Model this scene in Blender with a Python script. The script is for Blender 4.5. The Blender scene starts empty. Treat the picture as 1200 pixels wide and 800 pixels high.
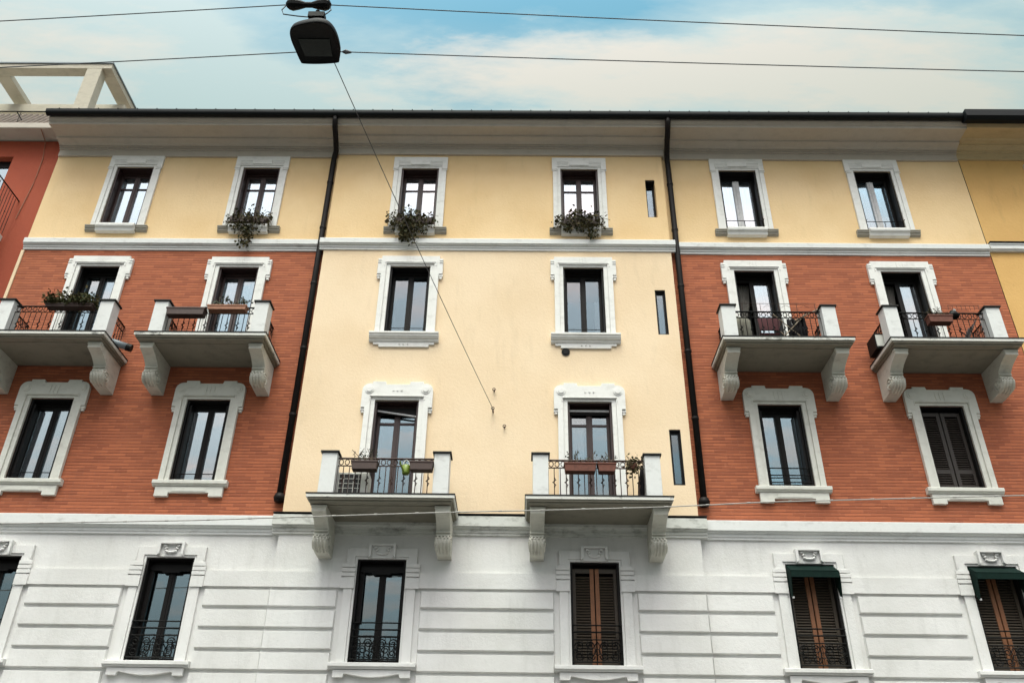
import bpy, math, random
from mathutils import Vector, Matrix
R = math.radians
random.seed(7)
sc = bpy.context.scene
COL = sc.collection

# ------------------------------------------------------------------ materials
def new_mat(name):
    m = bpy.data.materials.new(name); m.use_nodes = True
    nt = m.node_tree
    return m, nt, nt.nodes['Principled BSDF']

def N(nt, kind, **kw):
    n = nt.nodes.new(kind)
    for k, v in kw.items():
        if k in n.inputs: n.inputs[k].default_value = v
        else: setattr(n, k, v)
    return n

def mixrgb(nt, fac, a, b, mode='MIX'):
    n = nt.nodes.new('ShaderNodeMix'); n.data_type = 'RGBA'; n.blend_type = mode
    for sock, v in ((0, fac), (6, a), (7, b)):
        if hasattr(v, 'links'): nt.links.new(v, n.inputs[sock])
        else: n.inputs[sock].default_value = v if sock == 0 else (*v, 1)
    return n.outputs[2]

def ramp(nt, fac, lo, hi, a=0.0, b=1.0):
    n = nt.nodes.new('ShaderNodeMapRange')
    nt.links.new(fac, n.inputs[0])
    n.inputs[1].default_value = lo; n.inputs[2].default_value = hi
    n.inputs[3].default_value = a; n.inputs[4].default_value = b
    return n.outputs[0]

def pos(nt, scale=(1, 1, 1), loc=(0, 0, 0)):
    g = nt.nodes.new('ShaderNodeNewGeometry')
    mp = nt.nodes.new('ShaderNodeMapping')
    mp.inputs['Scale'].default_value = scale
    mp.inputs['Location'].default_value = loc
    nt.links.new(g.outputs['Position'], mp.inputs['Vector'])
    return mp.outputs['Vector']

def noise(nt, vec, scale, detail=4, rough=.55):
    n = nt.nodes.new('ShaderNodeTexNoise')
    n.inputs['Scale'].default_value = scale
    n.inputs['Detail'].default_value = detail
    n.inputs['Roughness'].default_value = rough
    nt.links.new(vec, n.inputs['Vector'])
    return n.outputs['Fac']

def bump(nt, bsdf, h, strength, dist=.01):
    b = nt.nodes.new('ShaderNodeBump')
    b.inputs['Strength'].default_value = strength
    b.inputs['Distance'].default_value = dist
    nt.links.new(h, b.inputs['Height'])
    nt.links.new(b.outputs[0], bsdf.inputs['Normal'])

def plaster(name, col, worn, dirt=(.16, .15, .13), dirt_amt=.25, stain_lo=.58, stain_hi=.85):
    """painted stucco: large worn patches, faint vertical runs of dirt, fine grain"""
    m, nt, b = new_mat(name)
    n1 = noise(nt, pos(nt), .55, 5, .6)
    c = mixrgb(nt, ramp(nt, n1, .38, .62), col, worn)
    n2 = noise(nt, pos(nt, (2.6, 2.6, .5)), 1.6, 6, .65)
    c = mixrgb(nt, ramp(nt, n2, stain_lo, stain_hi, 0, dirt_amt), c, dirt)
    n4 = noise(nt, pos(nt), 7, 5, .65)
    c = mixrgb(nt, ramp(nt, n4, .62, .8, 0, dirt_amt * .8), c, dirt)
    nt.links.new(c, b.inputs['Base Color'])
    b.inputs['Roughness'].default_value = .9
    n3 = noise(nt, pos(nt), 17, 7, .72)
    bump(nt, b, n3, .55, .016)
    return m

def stone(name, col, dark, amt=.6, lo=.5, hi=.75):
    """cast stone and concrete with black weathering of its own shape"""
    m, nt, b = new_mat(name)
    n1 = noise(nt, pos(nt, (1.6, 2, 3.2)), 2.2, 6, .65)
    n2 = noise(nt, pos(nt), 14, 4, .6)
    c = mixrgb(nt, ramp(nt, n2, .3, .7, 0, .25), col, tuple(v * .8 for v in col))
    c = mixrgb(nt, ramp(nt, n1, lo, hi, 0, amt), c, dark)
    nt.links.new(c, b.inputs['Base Color'])
    b.inputs['Roughness'].default_value = .88
    bump(nt, b, noise(nt, pos(nt), 40, 4, .7), .25, .008)
    return m

def plain(name, col, rough=.6, var=.25, scale=18, metallic=0):
    m, nt, b = new_mat(name)
    n1 = noise(nt, pos(nt), scale, 4, .6)
    c = mixrgb(nt, ramp(nt, n1, .3, .7), col, tuple(v * (1 - var) for v in col))
    nt.links.new(c, b.inputs['Base Color'])
    b.inputs['Roughness'].default_value = rough
    if max(col) < .03: b.inputs['Specular IOR Level'].default_value = .15
    b.inputs['Metallic'].default_value = metallic
    return m

def brick_mat():
    m, nt, b = new_mat('red facing brick')
    g = nt.nodes.new('ShaderNodeNewGeometry')
    s = nt.nodes.new('ShaderNodeSeparateXYZ'); nt.links.new(g.outputs['Position'], s.inputs[0])
    ad = N(nt, 'ShaderNodeMath', operation='ADD'); nt.links.new(s.outputs[0], ad.inputs[0]); nt.links.new(s.outputs[1], ad.inputs[1])
    # courses are never laid dead level: a slow wobble
    wob = noise(nt, pos(nt), .8, 3, .5)
    w2 = ramp(nt, wob, 0, 1, -.018, .018)
    az = N(nt, 'ShaderNodeMath', operation='ADD'); nt.links.new(s.outputs[2], az.inputs[0]); nt.links.new(w2, az.inputs[1])
    cb = nt.nodes.new('ShaderNodeCombineXYZ'); nt.links.new(ad.outputs[0], cb.inputs[0]); nt.links.new(az.outputs[0], cb.inputs[1])
    br = nt.nodes.new('ShaderNodeTexBrick')
    br.offset = .5
    nt.links.new(cb.outputs[0], br.inputs['Vector'])
    br.inputs['Color1'].default_value = (.44, .130, .056, 1)
    br.inputs['Color2'].default_value = (.265, .073, .033, 1)
    br.inputs['Mortar'].default_value = (.34, .115, .065, 1)
    br.inputs['Scale'].default_value = 1
    br.inputs['Mortar Size'].default_value = .004
    br.inputs['Mortar Smooth'].default_value = .4
    br.inputs['Bias'].default_value = -.15
    br.inputs['Brick Width'].default_value = .25
    br.inputs['Row Height'].default_value = .069
    # raked bed joints: a recessed dark line under every course
    fr = N(nt, 'ShaderNodeMath', operation='FRACT'); dv = N(nt, 'ShaderNodeMath', operation='DIVIDE'); dv.inputs[1].default_value = .069
    nt.links.new(az.outputs[0], dv.inputs[0]); nt.links.new(dv.outputs[0], fr.inputs[0])
    pp = N(nt, 'ShaderNodeMath', operation='PINGPONG'); pp.inputs[1].default_value = .5; nt.links.new(fr.outputs[0], pp.inputs[0])
    jw = noise(nt, pos(nt), 11, 3, .6)
    jm = N(nt, 'ShaderNodeMath', operation='SUBTRACT'); nt.links.new(pp.outputs[0], jm.inputs[0]); nt.links.new(ramp(nt, jw, .3, .7, .02, .10), jm.inputs[1])
    bed = ramp(nt, jm.outputs[0], .0, .10, 0, 1)
    bcol = mixrgb(nt, bed, (.245, .078, .04), br.outputs['Color'])
    n1 = noise(nt, pos(nt), .7, 5, .6)
    c = mixrgb(nt, ramp(nt, n1, .35, .75, 0, .4), bcol, (.29, .085, .036))
    n2 = noise(nt, pos(nt), 9, 4, .7)
    c = mixrgb(nt, ramp(nt, n2, .6, .8, 0, .5), c, (.55, .21, .115))
    n3 = noise(nt, pos(nt, (3, 3, .5)), 1.1, 4, .6)
    c = mixrgb(nt, ramp(nt, n3, .58, .8, 0, .22), c, (.20, .075, .042))
    nt.links.new(c, b.inputs['Base Color'])
    b.inputs['Roughness'].default_value = .9
    bump(nt, b, bed, .75, .010)
    return m

def glass(name, refl, tint=(.76, .93, 1.0), back=(.012, .016, .018), clear=.75):
    """window glass: a mirror coat over a pane that lets the room show through"""
    m = bpy.data.materials.new(name); m.use_nodes = True
    nt = m.node_tree; nt.nodes.clear()
    out = nt.nodes.new('ShaderNodeOutputMaterial')
    gl = nt.nodes.new('ShaderNodeBsdfGlossy'); gl.inputs['Roughness'].default_value = .015
    gl.inputs['Color'].default_value = (*tint, 1)
    bm = nt.nodes.new('ShaderNodeBump'); bm.inputs['Strength'].default_value = .04; bm.inputs['Distance'].default_value = .02
    nt.links.new(noise(nt, pos(nt), 2.5, 2, .5), bm.inputs['Height']); nt.links.new(bm.outputs[0], gl.inputs['Normal'])
    tr = nt.nodes.new('ShaderNodeBsdfTransparent'); tr.inputs['Color'].default_value = (clear, clear, clear, 1)
    mx = nt.nodes.new('ShaderNodeMixShader')
    fr = nt.nodes.new('ShaderNodeLayerWeight'); fr.inputs['Blend'].default_value = .25
    f = ramp(nt, fr.outputs['Fresnel'], 0, 1, refl, 1)
    nt.links.new(f, mx.inputs[0]); nt.links.new(tr.outputs[0], mx.inputs[1]); nt.links.new(gl.outputs[0], mx.inputs[2])
    nt.links.new(mx.outputs[0], out.inputs[0])
    return m

def leaf_mat(name, a, b_):
    m, nt, b = new_mat(name)
    oi = nt.nodes.new('ShaderNodeNewGeometry')
    c = mixrgb(nt, oi.outputs['Random Per Island'], a, b_)
    nt.links.new(c, b.inputs['Base Color']); b.inputs['Roughness'].default_value = .8; b.inputs['Specular IOR Level'].default_value = .15
    return m

M = {}
M['cream'] = plaster('cream stucco', (.80, .635, .435), (.75, .58, .38), (.34, .25, .14), .20, .56, .84)
M['cream_top'] = plaster('eaves-tinted cream stucco', (.79, .58, .325), (.73, .515, .265), (.34, .25, .12), .18, .57, .85)  # cream deepened in colour for the light bounced and lost under the eaves
M['ochre'] = plaster('ochre stucco', (.70, .43, .155), (.62, .37, .125), (.22, .14, .06), .35)
M['red'] = plaster('red stucco', (.34, .066, .028), (.29, .055, .025), (.14, .05, .035), .3)
M['white'] = plaster('white painted stone', (.715, .71, .69), (.615, .61, .585), (.33, .33, .30), .32, .53, .80)
M['trim'] = stone('pale painted trim', (.76, .755, .72), (.42, .41, .37), .4)
M['trim_old'] = stone('weathered trim', (.67, .665, .60), (.36, .35, .30), .45)
M['cornice'] = stone('grey cornice render', (.50, .45, .385), (.33, .30, .25), .4)
M['cornice_tan'] = stone('tan cornice render', (.56, .44, .25), (.36, .28, .16), .4)
M['ledge'] = stone('white ledge', (.70, .71, .69), (.30, .29, .26), .5, .56, .78)
M['ledge_dirty'] = stone('stained ledge', (.58, .59, .55), (.14, .14, .12), .7, .50, .70)
M['concrete'] = stone('balcony concrete', (.56, .55, .48), (.20, .19, .16), .5)
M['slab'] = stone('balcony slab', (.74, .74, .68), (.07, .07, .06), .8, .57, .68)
M['soffit'] = stone('shaded slab underside', (.21, .195, .15), (.10, .095, .075), .7, .5, .8)  # underside shade put into a darker base colour, some stains over it
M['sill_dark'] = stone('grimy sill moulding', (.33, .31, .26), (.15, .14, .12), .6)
M['post'] = stone('balcony post', (.68, .69, .67), (.26, .26, .24), .5, .54, .8)
M['brick'] = brick_mat()
M['flash'] = plain('dark metal flashing', (.02, .02, .018), .6)
M['gutter'] = plain('black painted gutter', (.006, .008, .009), .55)
M['pipe'] = plain('dark brown downpipe', (.014, .011, .010), .5, .4, 6)
M['iron'] = plain('black wrought iron', (.009, .009, .0085), .55)
M['rust'] = plain('rusty iron', (.06, .03, .022), .75, .4)
M['darkwood'] = plain('dark window paint', (.009, .008, .0075), .5)
M['redwood'] = plain('red brown window paint', (.034, .014, .012), .5)
M['whitewood'] = plain('white window paint', (.62, .62, .62), .45)
M['slat'] = plain('brown shutter', (.055, .040, .025), .6, .3, 30)
M['slat_dark'] = plain('black brown shutter', (.035, .026, .02), .6, .3, 30)
M['stile'] = plain('orange brown shutter stile', (.23, .088, .032), .6, .25, 12)
M['room'] = plain('dark room', (.045, .042, .04), .9)
M['curtain'] = plain('white curtain', (.68, .69, .73), .9, .08, 8)
M['drape'] = plain('grey drape', (.16, .15, .13), .9, .2, 8)
M['glass_lo'] = glass('glass grey', .11)
M['glass'] = glass('glass', .22)
M['glass_hi'] = glass('glass bright', .32, (.88, .97, 1.0))
M['glass_cl'] = glass('glass clear', .14, clear=.92)
M['awning'] = plain('dark green canvas', (.003, .016, .012), .85, .3, 10)
M['terra'] = plain('terracotta box', (.15, .05, .03), .8, .35)
M['terra_pale'] = plain('pale terracotta box', (.36, .17, .10), .8, .3)  # the pale box's own clay colour, reused on the wall cable
M['brownbox'] = plain('brown plastic box', (.055, .028, .02), .6, .3)
M['leaf_dark'] = leaf_mat('dark leaves', (.024, .030, .012), (.095, .075, .034))
M['leaf_green'] = leaf_mat('green leaves', (.03, .042, .014), (.085, .066, .028))
M['leaf_sage'] = leaf_mat('pale leaves', (.04, .06, .04), (.10, .12, .09))
M['twig'] = plain('dry twigs', (.10, .075, .05), .9)
M['ac'] = plain('air conditioner enamel', (.62, .62, .57), .5, .15)
M['acdark'] = plain('air conditioner grille', (.03, .03, .03), .6)
M['can'] = plain('green plastic', (.19, .27, .03), .45)
M['cloth_red'] = plain('maroon cloth', (.10, .03, .035), .9)
M['cloth_dark'] = plain('black cloth', (.02, .018, .02), .9)
M['cloth_grey'] = plain('grey cloth', (.22, .21, .17), .9)
M['wood'] = plain('pale wood', (.42, .34, .24), .7)
M['lamp'] = plain('black lamp housing', (.002, .0025, .0025), .6)
M['lens'] = plain('dark lamp glass', (.016, .02, .018), .15)
M['cable'] = plain('dark cable', (.07, .075, .08), .6)
M['cable_lt'] = plain('grey cable', (.36, .35, .32), .6)
M['canister'] = plain('grey blue metal', (.20, .24, .26), .4)
M['asphalt'] = plain('asphalt', (.052, .052, .054), .9, .3, 40)
M['paving'] = plain('stone paving', (.20, .19, .175), .85, .3, 12)
M['kerbstone'] = plain('granite kerb', (.34, .33, .32), .8, .3, 30)
M['earth'] = plain('pale ground', (.11, .105, .095), .95, .3, .3)
M['tile'] = plain('roof tile', (.20, .16, .13), .9, .35, 6)
M['pergola'] = stone('pergola concrete', (.50, .46, .37), (.3, .28, .22), .5)
M['pergola_wt'] = stone('painted pergola', (.56, .55, .48), (.36, .34, .28), .5)

# ------------------------------------------------------------------ mesh helpers
WORLD = {}          # object name -> world position of its origin

class MB:
    def __init__(s): s.v = []; s.f = []; s.m = []
    def face(s, pts, m=0):
        i = len(s.v); s.v += [tuple(p) for p in pts]; s.f.append(tuple(range(i, i + len(pts)))); s.m.append(m)
    def box(s, x0, x1, y0, y1, z0, z1, m=0):
        i = len(s.v)
        s.v += [(x0,y0,z0),(x1,y0,z0),(x1,y1,z0),(x0,y1,z0),(x0,y0,z1),(x1,y0,z1),(x1,y1,z1),(x0,y1,z1)]
        for f in ((0,3,2,1),(4,5,6,7),(0,1,5,4),(1,2,6,5),(2,3,7,6),(3,0,4,7)):
            s.f.append(tuple(i + k for k in f)); s.m.append(m)
    def prism(s, poly, y0, y1, m=0):
        """outline in x,z pushed from y0 (towards the street) back to y1"""
        a = sum(poly[k][0]*poly[(k+1)%len(poly)][1] - poly[(k+1)%len(poly)][0]*poly[k][1] for k in range(len(poly)))
        if a < 0: poly = poly[::-1]
        n = len(poly); i = len(s.v)
        s.v += [(x, y0, z) for x, z in poly] + [(x, y1, z) for x, z in poly]
        s.f.append(tuple(range(i, i+n))); s.m.append(m)
        s.f.append(tuple(range(i+2*n-1, i+n-1, -1))); s.m.append(m)
        for k in range(n):
            l = (k+1) % n
            s.f.append((i+k, i+n+k, i+n+l, i+l)); s.m.append(m)
    def extx(s, prof, x0, x1, m=0):
        """outline in y,z pushed along x"""
        a = sum(prof[k][0]*prof[(k+1)%len(prof)][1] - prof[(k+1)%len(prof)][0]*prof[k][1] for k in range(len(prof)))
        if a < 0: prof = prof[::-1]
        n = len(prof); i = len(s.v)
        s.v += [(x0, y, z) for y, z in prof] + [(x1, y, z) for y, z in prof]
        s.f.append(tuple(range(i+n-1, i-1, -1))); s.m.append(m)
        s.f.append(tuple(range(i+n, i+2*n))); s.m.append(m)
        for k in range(n):
            l = (k+1) % n
            s.f.append((i+k, i+l, i+n+l, i+n+k)); s.m.append(m)
    def tube(s, pts, r, n=6, m=0):
        pts = [Vector(p) for p in pts]; i = len(s.v); up = Vector((0, 0, 1))
        for k, p in enumerate(pts):
            t = (pts[min(k+1, len(pts)-1)] - pts[max(k-1, 0)]).normalized()
            a = t.cross(up)
            if a.length < 1e-3: a = t.cross(Vector((0, 1, 0)))
            a.normalize(); b = t.cross(a)
            rr = r[k] if isinstance(r, (list, tuple)) else r
            for q in range(n):
                w = 2*math.pi*q/n
                s.v.append(tuple(p + a*(math.cos(w)*rr) + b*(math.sin(w)*rr)))
        for k in range(len(pts)-1):
            for q in range(n):
                l = (q+1) % n
                s.f.append((i+k*n+q, i+k*n+l, i+(k+1)*n+l, i+(k+1)*n+q)); s.m.append(m)
        s.f.append(tuple(i+q for q in range(n-1, -1, -1))); s.m.append(m)
        e = i+(len(pts)-1)*n
        s.f.append(tuple(e+q for q in range(n))); s.m.append(m)
    def bar(s, p, q, w, m=0): s.tube([p, q], w, 4, m)
    def leaf(s, c, size, m=0, droop=0):
        d = Vector((random.gauss(0,1), random.gauss(0,1), random.gauss(0,1)-droop)).normalized()
        a = d.cross(Vector((random.gauss(0,1), random.gauss(0,1), random.gauss(0,1)))).normalized()
        c = Vector(c); l = size*random.uniform(.7, 1.3); w = l*.32
        s.face([c, c+d*l*.5+a*w, c+d*l, c+d*l*.5-a*w], m)
    def build(s, name, mats, parent=None, bevel=0, smooth=False):
        me = bpy.data.meshes.new(name)
        xs = [p[0] for p in s.v]; ys = [p[1] for p in s.v]; zs = [p[2] for p in s.v]
        o0 = Vector(((min(xs)+max(xs))/2, (min(ys)+max(ys))/2, min(zs)))
        me.from_pydata([tuple(Vector(p)-o0) for p in s.v], [], s.f)
        if not isinstance(mats, (list, tuple)): mats = [mats]
        for m in mats: me.materials.append(M[m])
        me.polygons.foreach_set('material_index', s.m)
        if smooth: me.polygons.foreach_set('use_smooth', [True]*len(s.f))
        me.update()
        o = bpy.data.objects.new(name, me); COL.objects.link(o)
        WORLD[o.name] = o0
        if parent:
            o.parent = parent; o.location = o0 - WORLD[parent.name]
        else: o.location = o0
        if bevel:
            b = o.modifiers.new('Bevel', 'BEVEL'); b.width = bevel; b.segments = 2; b.limit_method = 'ANGLE'; b.angle_limit = R(40)
        return o

def thing(name, loc, label, cat, group=None):
    o = bpy.data.objects.new(name, None); COL.objects.link(o)
    o.location = loc; o.empty_display_size = .2
    WORLD[o.name] = Vector(loc)
    return tag(o, label, cat, group)
def tag(o, label, cat, group=None):
    o['label'] = label; o['category'] = cat
    if group: o['group'] = group
    return o
def struct(o): o['kind'] = 'structure'; return o

# ------------------------------------------------------------------ facade numbers
YC, YS = 16.0, 16.12            # middle section stands 12 cm proud of the two brick wings
S = YS/16
def fz(z): return 1.6+(z-1.6)*S
XL, XCL, XCR, XR = -11.66, -4.60, 3.40, 10.76
Z_EAVE, Z_MID, Z_BASE = 17.12, 13.95, 7.34

bld = thing('apartment_building', (0, 16, 0), 'long cream and red brick apartment building with white stone base, balconies and dark gutter', 'building')

# windows: (row kind, x, z0, z1, section, options)
WIN = []
for x, o in ((-9.55, dict(frame='redwood', munt=1, cur='full', g='glass_hi')),
             (-6.43, dict(frame='redwood', munt=1, cur='full', g='glass_hi')),
             (5.20, dict(frame='darkwood', mid='whitewood', cur='full', g='glass_hi', bar=1)),
             (8.48, dict(frame='darkwood', mid='whitewood', g='glass', bar=1, cur='blue'))):
    WIN.append(('A', x*S, fz(14.50), fz(16.35), YS, o))
for x in (-2.53, 1.35):
    WIN.append(('A', x, 14.50, 16.36, YC, dict(frame='redwood', munt=1, cur='full', g='glass_hi')))
for x, o in ((-9.635, dict(cur='right', g='glass')), (-6.455, dict(frame='redwood', cur='full', g='glass')),
             (5.215, dict(cur='strip', g='glass_hi', half=1)), (8.515, dict(cur='strip', g='glass_hi', half=1))):
    WIN.append(('BD', x*S, 10.94, fz(13.32), YS, o))
for x, o in ((-2.555, dict(g='glass_lo')), (1.365, dict(g='glass_lo', cur='sliver'))):
    WIN.append(('B', x, 11.57, 13.38, YC, dict(o, bar=2)))
for x, o in ((-9.74, dict(g='glass_hi', cur='full', bar=2)), (-6.48, dict(g='glass_hi', bar=2, cur='lefthalf')),
             (5.29, dict(g='glass', cur='lilac', bar=3)), (8.60, dict(shut='slat_dark', bar=0))):
    WIN.append(('C', x*S, 8.17, fz(9.93), YS, o))
WIN.append(('CD', -2.58, 7.44, 9.95, YC, dict(g='glass', trans=1, blind='tilt', frame='redwood')))
WIN.append(('CD', 1.395, 7.44, 9.95, YC, dict(g='glass', trans=1, blind='flat', cur='left', frame='redwood')))
for x, o in ((-9.81, dict(g='glass')), (-6.55, dict(g='glass')), (5.36, dict(shut='slat', stile=1, awning=1)), (8.72, dict(shut='slat', stile=1, awning=1))):
    WIN.append(('D', x*S, fz(4.74), fz(6.60), YS, dict(o, grille=1, head=1)))
WIN.append(('D', -2.585, 4.75, 6.61, YC, dict(g='glass', grille=1, head=1)))
WIN.append(('D', 1.375, 4.75, 6.60, YC, dict(shut='slat', stile=1, grille=1)))
SLIT = [(3.06, 14.88, 16.04), (3.06, 11.62, 12.79), (3.10, 8.15, 9.35)]
WW = .92

# ------------------------------------------------------------------ walls
def wall(name, x0, x1, z0, z1, y, mat, holes, reveal=.33, extra=None):
    mb = MB()
    xs = sorted({x0, x1} | {v for h in holes for v in (h[0], h[1]) if x0 < v < x1})
    zs = sorted({z0, z1} | {v for h in holes for v in (h[2], h[3]) if z0 < v < z1})
    for i in range(len(xs)-1):
        for j in range(len(zs)-1):
            cx, cz = (xs[i]+xs[i+1])/2, (zs[j]+zs[j+1])/2
            if any(h[0] < cx < h[1] and h[2] < cz < h[3] for h in holes): continue
            mb.face([(xs[i],y,zs[j]),(xs[i+1],y,zs[j]),(xs[i+1],y,zs[j+1]),(xs[i],y,zs[j+1])])
    for a, b, c, d in holes:
        for (ya, yb, m) in ((y, y+reveal, 0), (y+reveal, y+1.4, 1)):
            mb.face([(a,ya,c),(a,ya,d),(a,yb,d),(a,yb,c)], m); mb.face([(b,ya,d),(b,ya,c),(b,yb,c),(b,yb,d)], m)
            mb.face([(a,ya,d),(b,ya,d),(b,yb,d),(a,yb,d)], m); mb.face([(a,ya,c),(a,yb,c),(b,yb,c),(b,ya,c)], m)
        mb.face([(a,y+1.4,c),(b,y+1.4,c),(b,y+1.4,d),(a,y+1.4,d)], 1)
    if extra: extra(mb)
    return mb.build(name, [mat, 'room'], bld)

def holes(y, x0, x1, z0, z1):
    h = [(x-WW/2, x+WW/2, a, b) for k, x, a, b, yy, o in WIN if yy == y and x0 < x < x1 and z0 <= (a+b)/2 < z1]
    if y == YC: h += [(x-.115, x+.115, a, b) for x, a, b in SLIT if z0 <= (a+b)/2 < z1]
    return h

for x0, x1 in ((XL, XCL), (XCR, XR)):
    wall('plaster_wall', x0, x1, Z_MID, Z_EAVE, YS, 'cream_top', holes(YS, x0, x1, Z_MID, 18))
    wall('brick_wall', x0, x1, Z_BASE, Z_MID, YS, 'brick', holes(YS, x0, x1, Z_BASE, Z_MID))
def sides(z0, z1):
    def f(mb):
        mb.face([(XCL, YC, z0), (XCL, YC, z1), (XCL, YS, z1), (XCL, YS, z0)])
        mb.face([(XCR, YC, z0), (XCR, YS, z0), (XCR, YS, z1), (XCR, YC, z1)])
    return f
wall('plaster_wall', XCL, XCR, Z_MID, Z_EAVE, YC, 'cream_top', holes(YC, XCL, XCR, Z_MID, 18), extra=sides(Z_MID, Z_EAVE))
wall('plaster_wall', XCL, XCR, Z_BASE, Z_MID, YC, 'cream', holes(YC, XCL, XCR, Z_BASE, Z_MID), extra=sides(Z_BASE, Z_MID))

# white base with raised flat courses between the windows
GRO = [.55, 1.0, 1.4, 1.8, 2.2, 2.55, 2.9, 3.25, 3.55, 3.88, 4.22, 4.585, 4.945, 5.315, 5.685, 6.045]
def base(x0, x1, y, zf):
    hs = holes(y, x0, x1, 0, Z_BASE)
    def extra(mb):
        if y == YC: sides(0, Z_BASE)(mb)
        for k in range(len(GRO)-1):
            a, b = zf(GRO[k])+.022, zf(GRO[k+1])-.020
            gaps = sorted((h[0]-.30, h[1]+.30) for h in hs) if b > 4.3 else []
            xs = x0+.004
            xe = x1-.004
            cur = xs
            for g0, g1 in gaps+[(xe, None)]:
                g0 = min(g0, xe)
                if g0-cur > .05:
                    # a shallow chamfered board face
                    c = .018; p = .065
                    X0, X1 = cur, g0
                    F = [(X0+c,y-p,a+c),(X1-c,y-p,a+c),(X1-c,y-p,b-c),(X0+c,y-p,b-c)]
                    B = [(X0,y-.001,a),(X1,y-.001,a),(X1,y-.001,b),(X0,y-.001,b)]
                    mb.face(F)
                    for q in range(4):
                        w = (q+1) % 4; mb.face([B[q], B[w], F[w], F[q]])
                if g1: cur = g1
        # plain band above the courses
        a, b = zf(6.045)+.022, zf(6.355)
        cur = x0+.012
        for g0, g1 in sorted((h[0]-.26, h[1]+.26) for h in hs)+[(x1-.012, None)]:
            g0 = min(g0, x1-.012)
            if g0-cur > .05: mb.box(cur, g0, y-.060, y-.001, a, b)
            if g1: cur = g1
    return wall('stone_base_wall', x0, x1, 0, Z_BASE, y, 'white', hs, extra=extra)
base(XL, XCL, YS, fz); base(XCR, XR, YS, fz); base(XCL, XCR, YC, lambda z: z)
mb = MB()
mb.face([(XL,YS,0),(XL,YS,17.1),(XL,27,17.1),(XL,27,0)]); mb.face([(XR,YS,0),(XR,27,0),(XR,27,17.1),(XR,YS,17.1)])
mb.face([(XL,27,0),(XL,27,17.1),(XR,27,17.1),(XR,27,0)])
mb.build('rear_wall', 'cream_top', bld)

# ledges between storeys
def ledge(name, x0, x1, y, z, mat, ret):
    mb = MB()
    if name == 'string_course':
        mb.extx([(y+.01,z+.03),(y-.10,z+.012),(y-.11,z-.005),(y-.11,z-.13),(y-.085,z-.135),(y-.085,z-.16),(y-.05,z-.165),(y-.05,z-.215),(y-.03,z-.22),(y-.03,z-.27),(y+.01,z-.28)], x0-ret*.1, x1+ret*.1)
    else:
        mb.extx([(y+.01,z+.03),(y-.13,z),(y-.135,z-.015),(y-.135,z-.20),(y-.105,z-.205),(y-.09,z-.235),(y-.055,z-.24),(y-.055,z-.30),(y-.035,z-.305),(y-.035,z-.35),(y+.01,z-.36)], x0-ret*.13, x1+ret*.13)
    o = mb.build(name, mat, bld, bevel=.004)
ledge('string_course', XL, XCL-.11, YS, 14.16, 'ledge', 0); ledge('string_course', XCR+.11, XR-.02, YS, 14.15, 'ledge', 0)
ledge('string_course', XCL, XCR, YC, 14.12, 'ledge', 1)
ledge('base_ledge', XL, XCL-.14, YS, 7.44, 'ledge', 0); ledge('base_ledge', XCR+.14, XR-.02, YS, 7.44, 'ledge', 0)
ledge('base_ledge', XCL, XCR, YC, 7.43, 'ledge_dirty', 1)
mb = MB(); mb.box(XCL-.14, XCR+.14, YC-.15, YC-.002, 7.464, 7.475); mb.build('ledge_flashing', 'flash', bld)

# eaves cornice: frieze, cove, soffit, fascia
def cornice(x0, x1, y, r):
    mb = MB(); d = y-16
    mb.extx([(y+.01,16.80),(y-.05,16.80),(y-.05,16.985),(y-.09,16.985),(y-.09,17.01),(y-.075,17.015),(y-.075,17.03),(y-.125,17.03),(y-.125,17.05),(y-.11,17.055),(y-.11,17.065),(y-.15,17.065),
             (y-.17,17.08),(y-.22,17.10),(y-.30,17.115),(y-.34,17.12),(y-.34,17.17),(15.37,17.17),(15.37,17.15),(15.34,17.15),(15.34,17.22),(15.31,17.235),(15.27,17.30),(15.27,17.36),(y+.01,17.36)],
            x0-r*.05, x1+r*.05)
    mb.build('cornice', 'cornice', bld, bevel=.003)
cornice(XL-.0, XCL-.052, YS, 0); cornice(XCR+.052, XR-.03, YS, 0); cornice(XCL, XCR, YC, 1)
mb = MB()
g = [(15.265+.085*math.cos(a)-.09, 17.37+.085*math.sin(a)) for a in [math.pi+k*math.pi/8 for k in range(9)]]
mb.extx(g+[(15.27,17.43),(15.09,17.43)], XL-.02, XR-.17)
for k in range(46):
    x = XL+.3+k*.48
    if x < XR-.3: mb.box(x-.012, x+.012, 15.075, 15.27, 17.432, 17.437)
mb.build('gutter', 'gutter', bld)
mb = MB(); mb.extx([(15.28,17.365),(15.28,17.42),(21.5,19.2),(27.3,17.5),(27.3,17.365)], XL, XR); mb.build('roof', 'tile', bld)

# down pipes
for x, xt, sg in ((-4.715, -4.62, 1), (3.55, 3.50, -1)):
    mb = MB(); y = YS-.085
    mb.tube([(xt+.02*sg,15.2,17.30),(xt+.02*sg,15.22,17.2),(xt+.02*sg,15.30,17.06),(xt,15.62,16.93),(xt-.02*sg,15.86,16.80),(x+.02*sg,y-.06,16.66),(x,y,16.45),(x,y,14.0),(x,y,7.9)], .066, 12)
    dp = mb.build('downpipe', 'pipe', bld, smooth=True)
    for z in (15.9, 14.5, 12.9, 11.2, 9.6):
        mb = MB(); mb.tube([(x,y,z),(x,y,z+.05)], .078, 12); mb.box(x-.018,x+.018,y+.05,YS+.02,z+.005,z+.045); mb.build('pipe_clip', 'pipe', dp)
    mb = MB(); mb.tube([(x,y,7.90),(x,y,7.82),(x,y,7.74)], [.085,.115,.09], 12); mb.build('pipe_shoe', 'pipe', dp, smooth=True)

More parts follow.
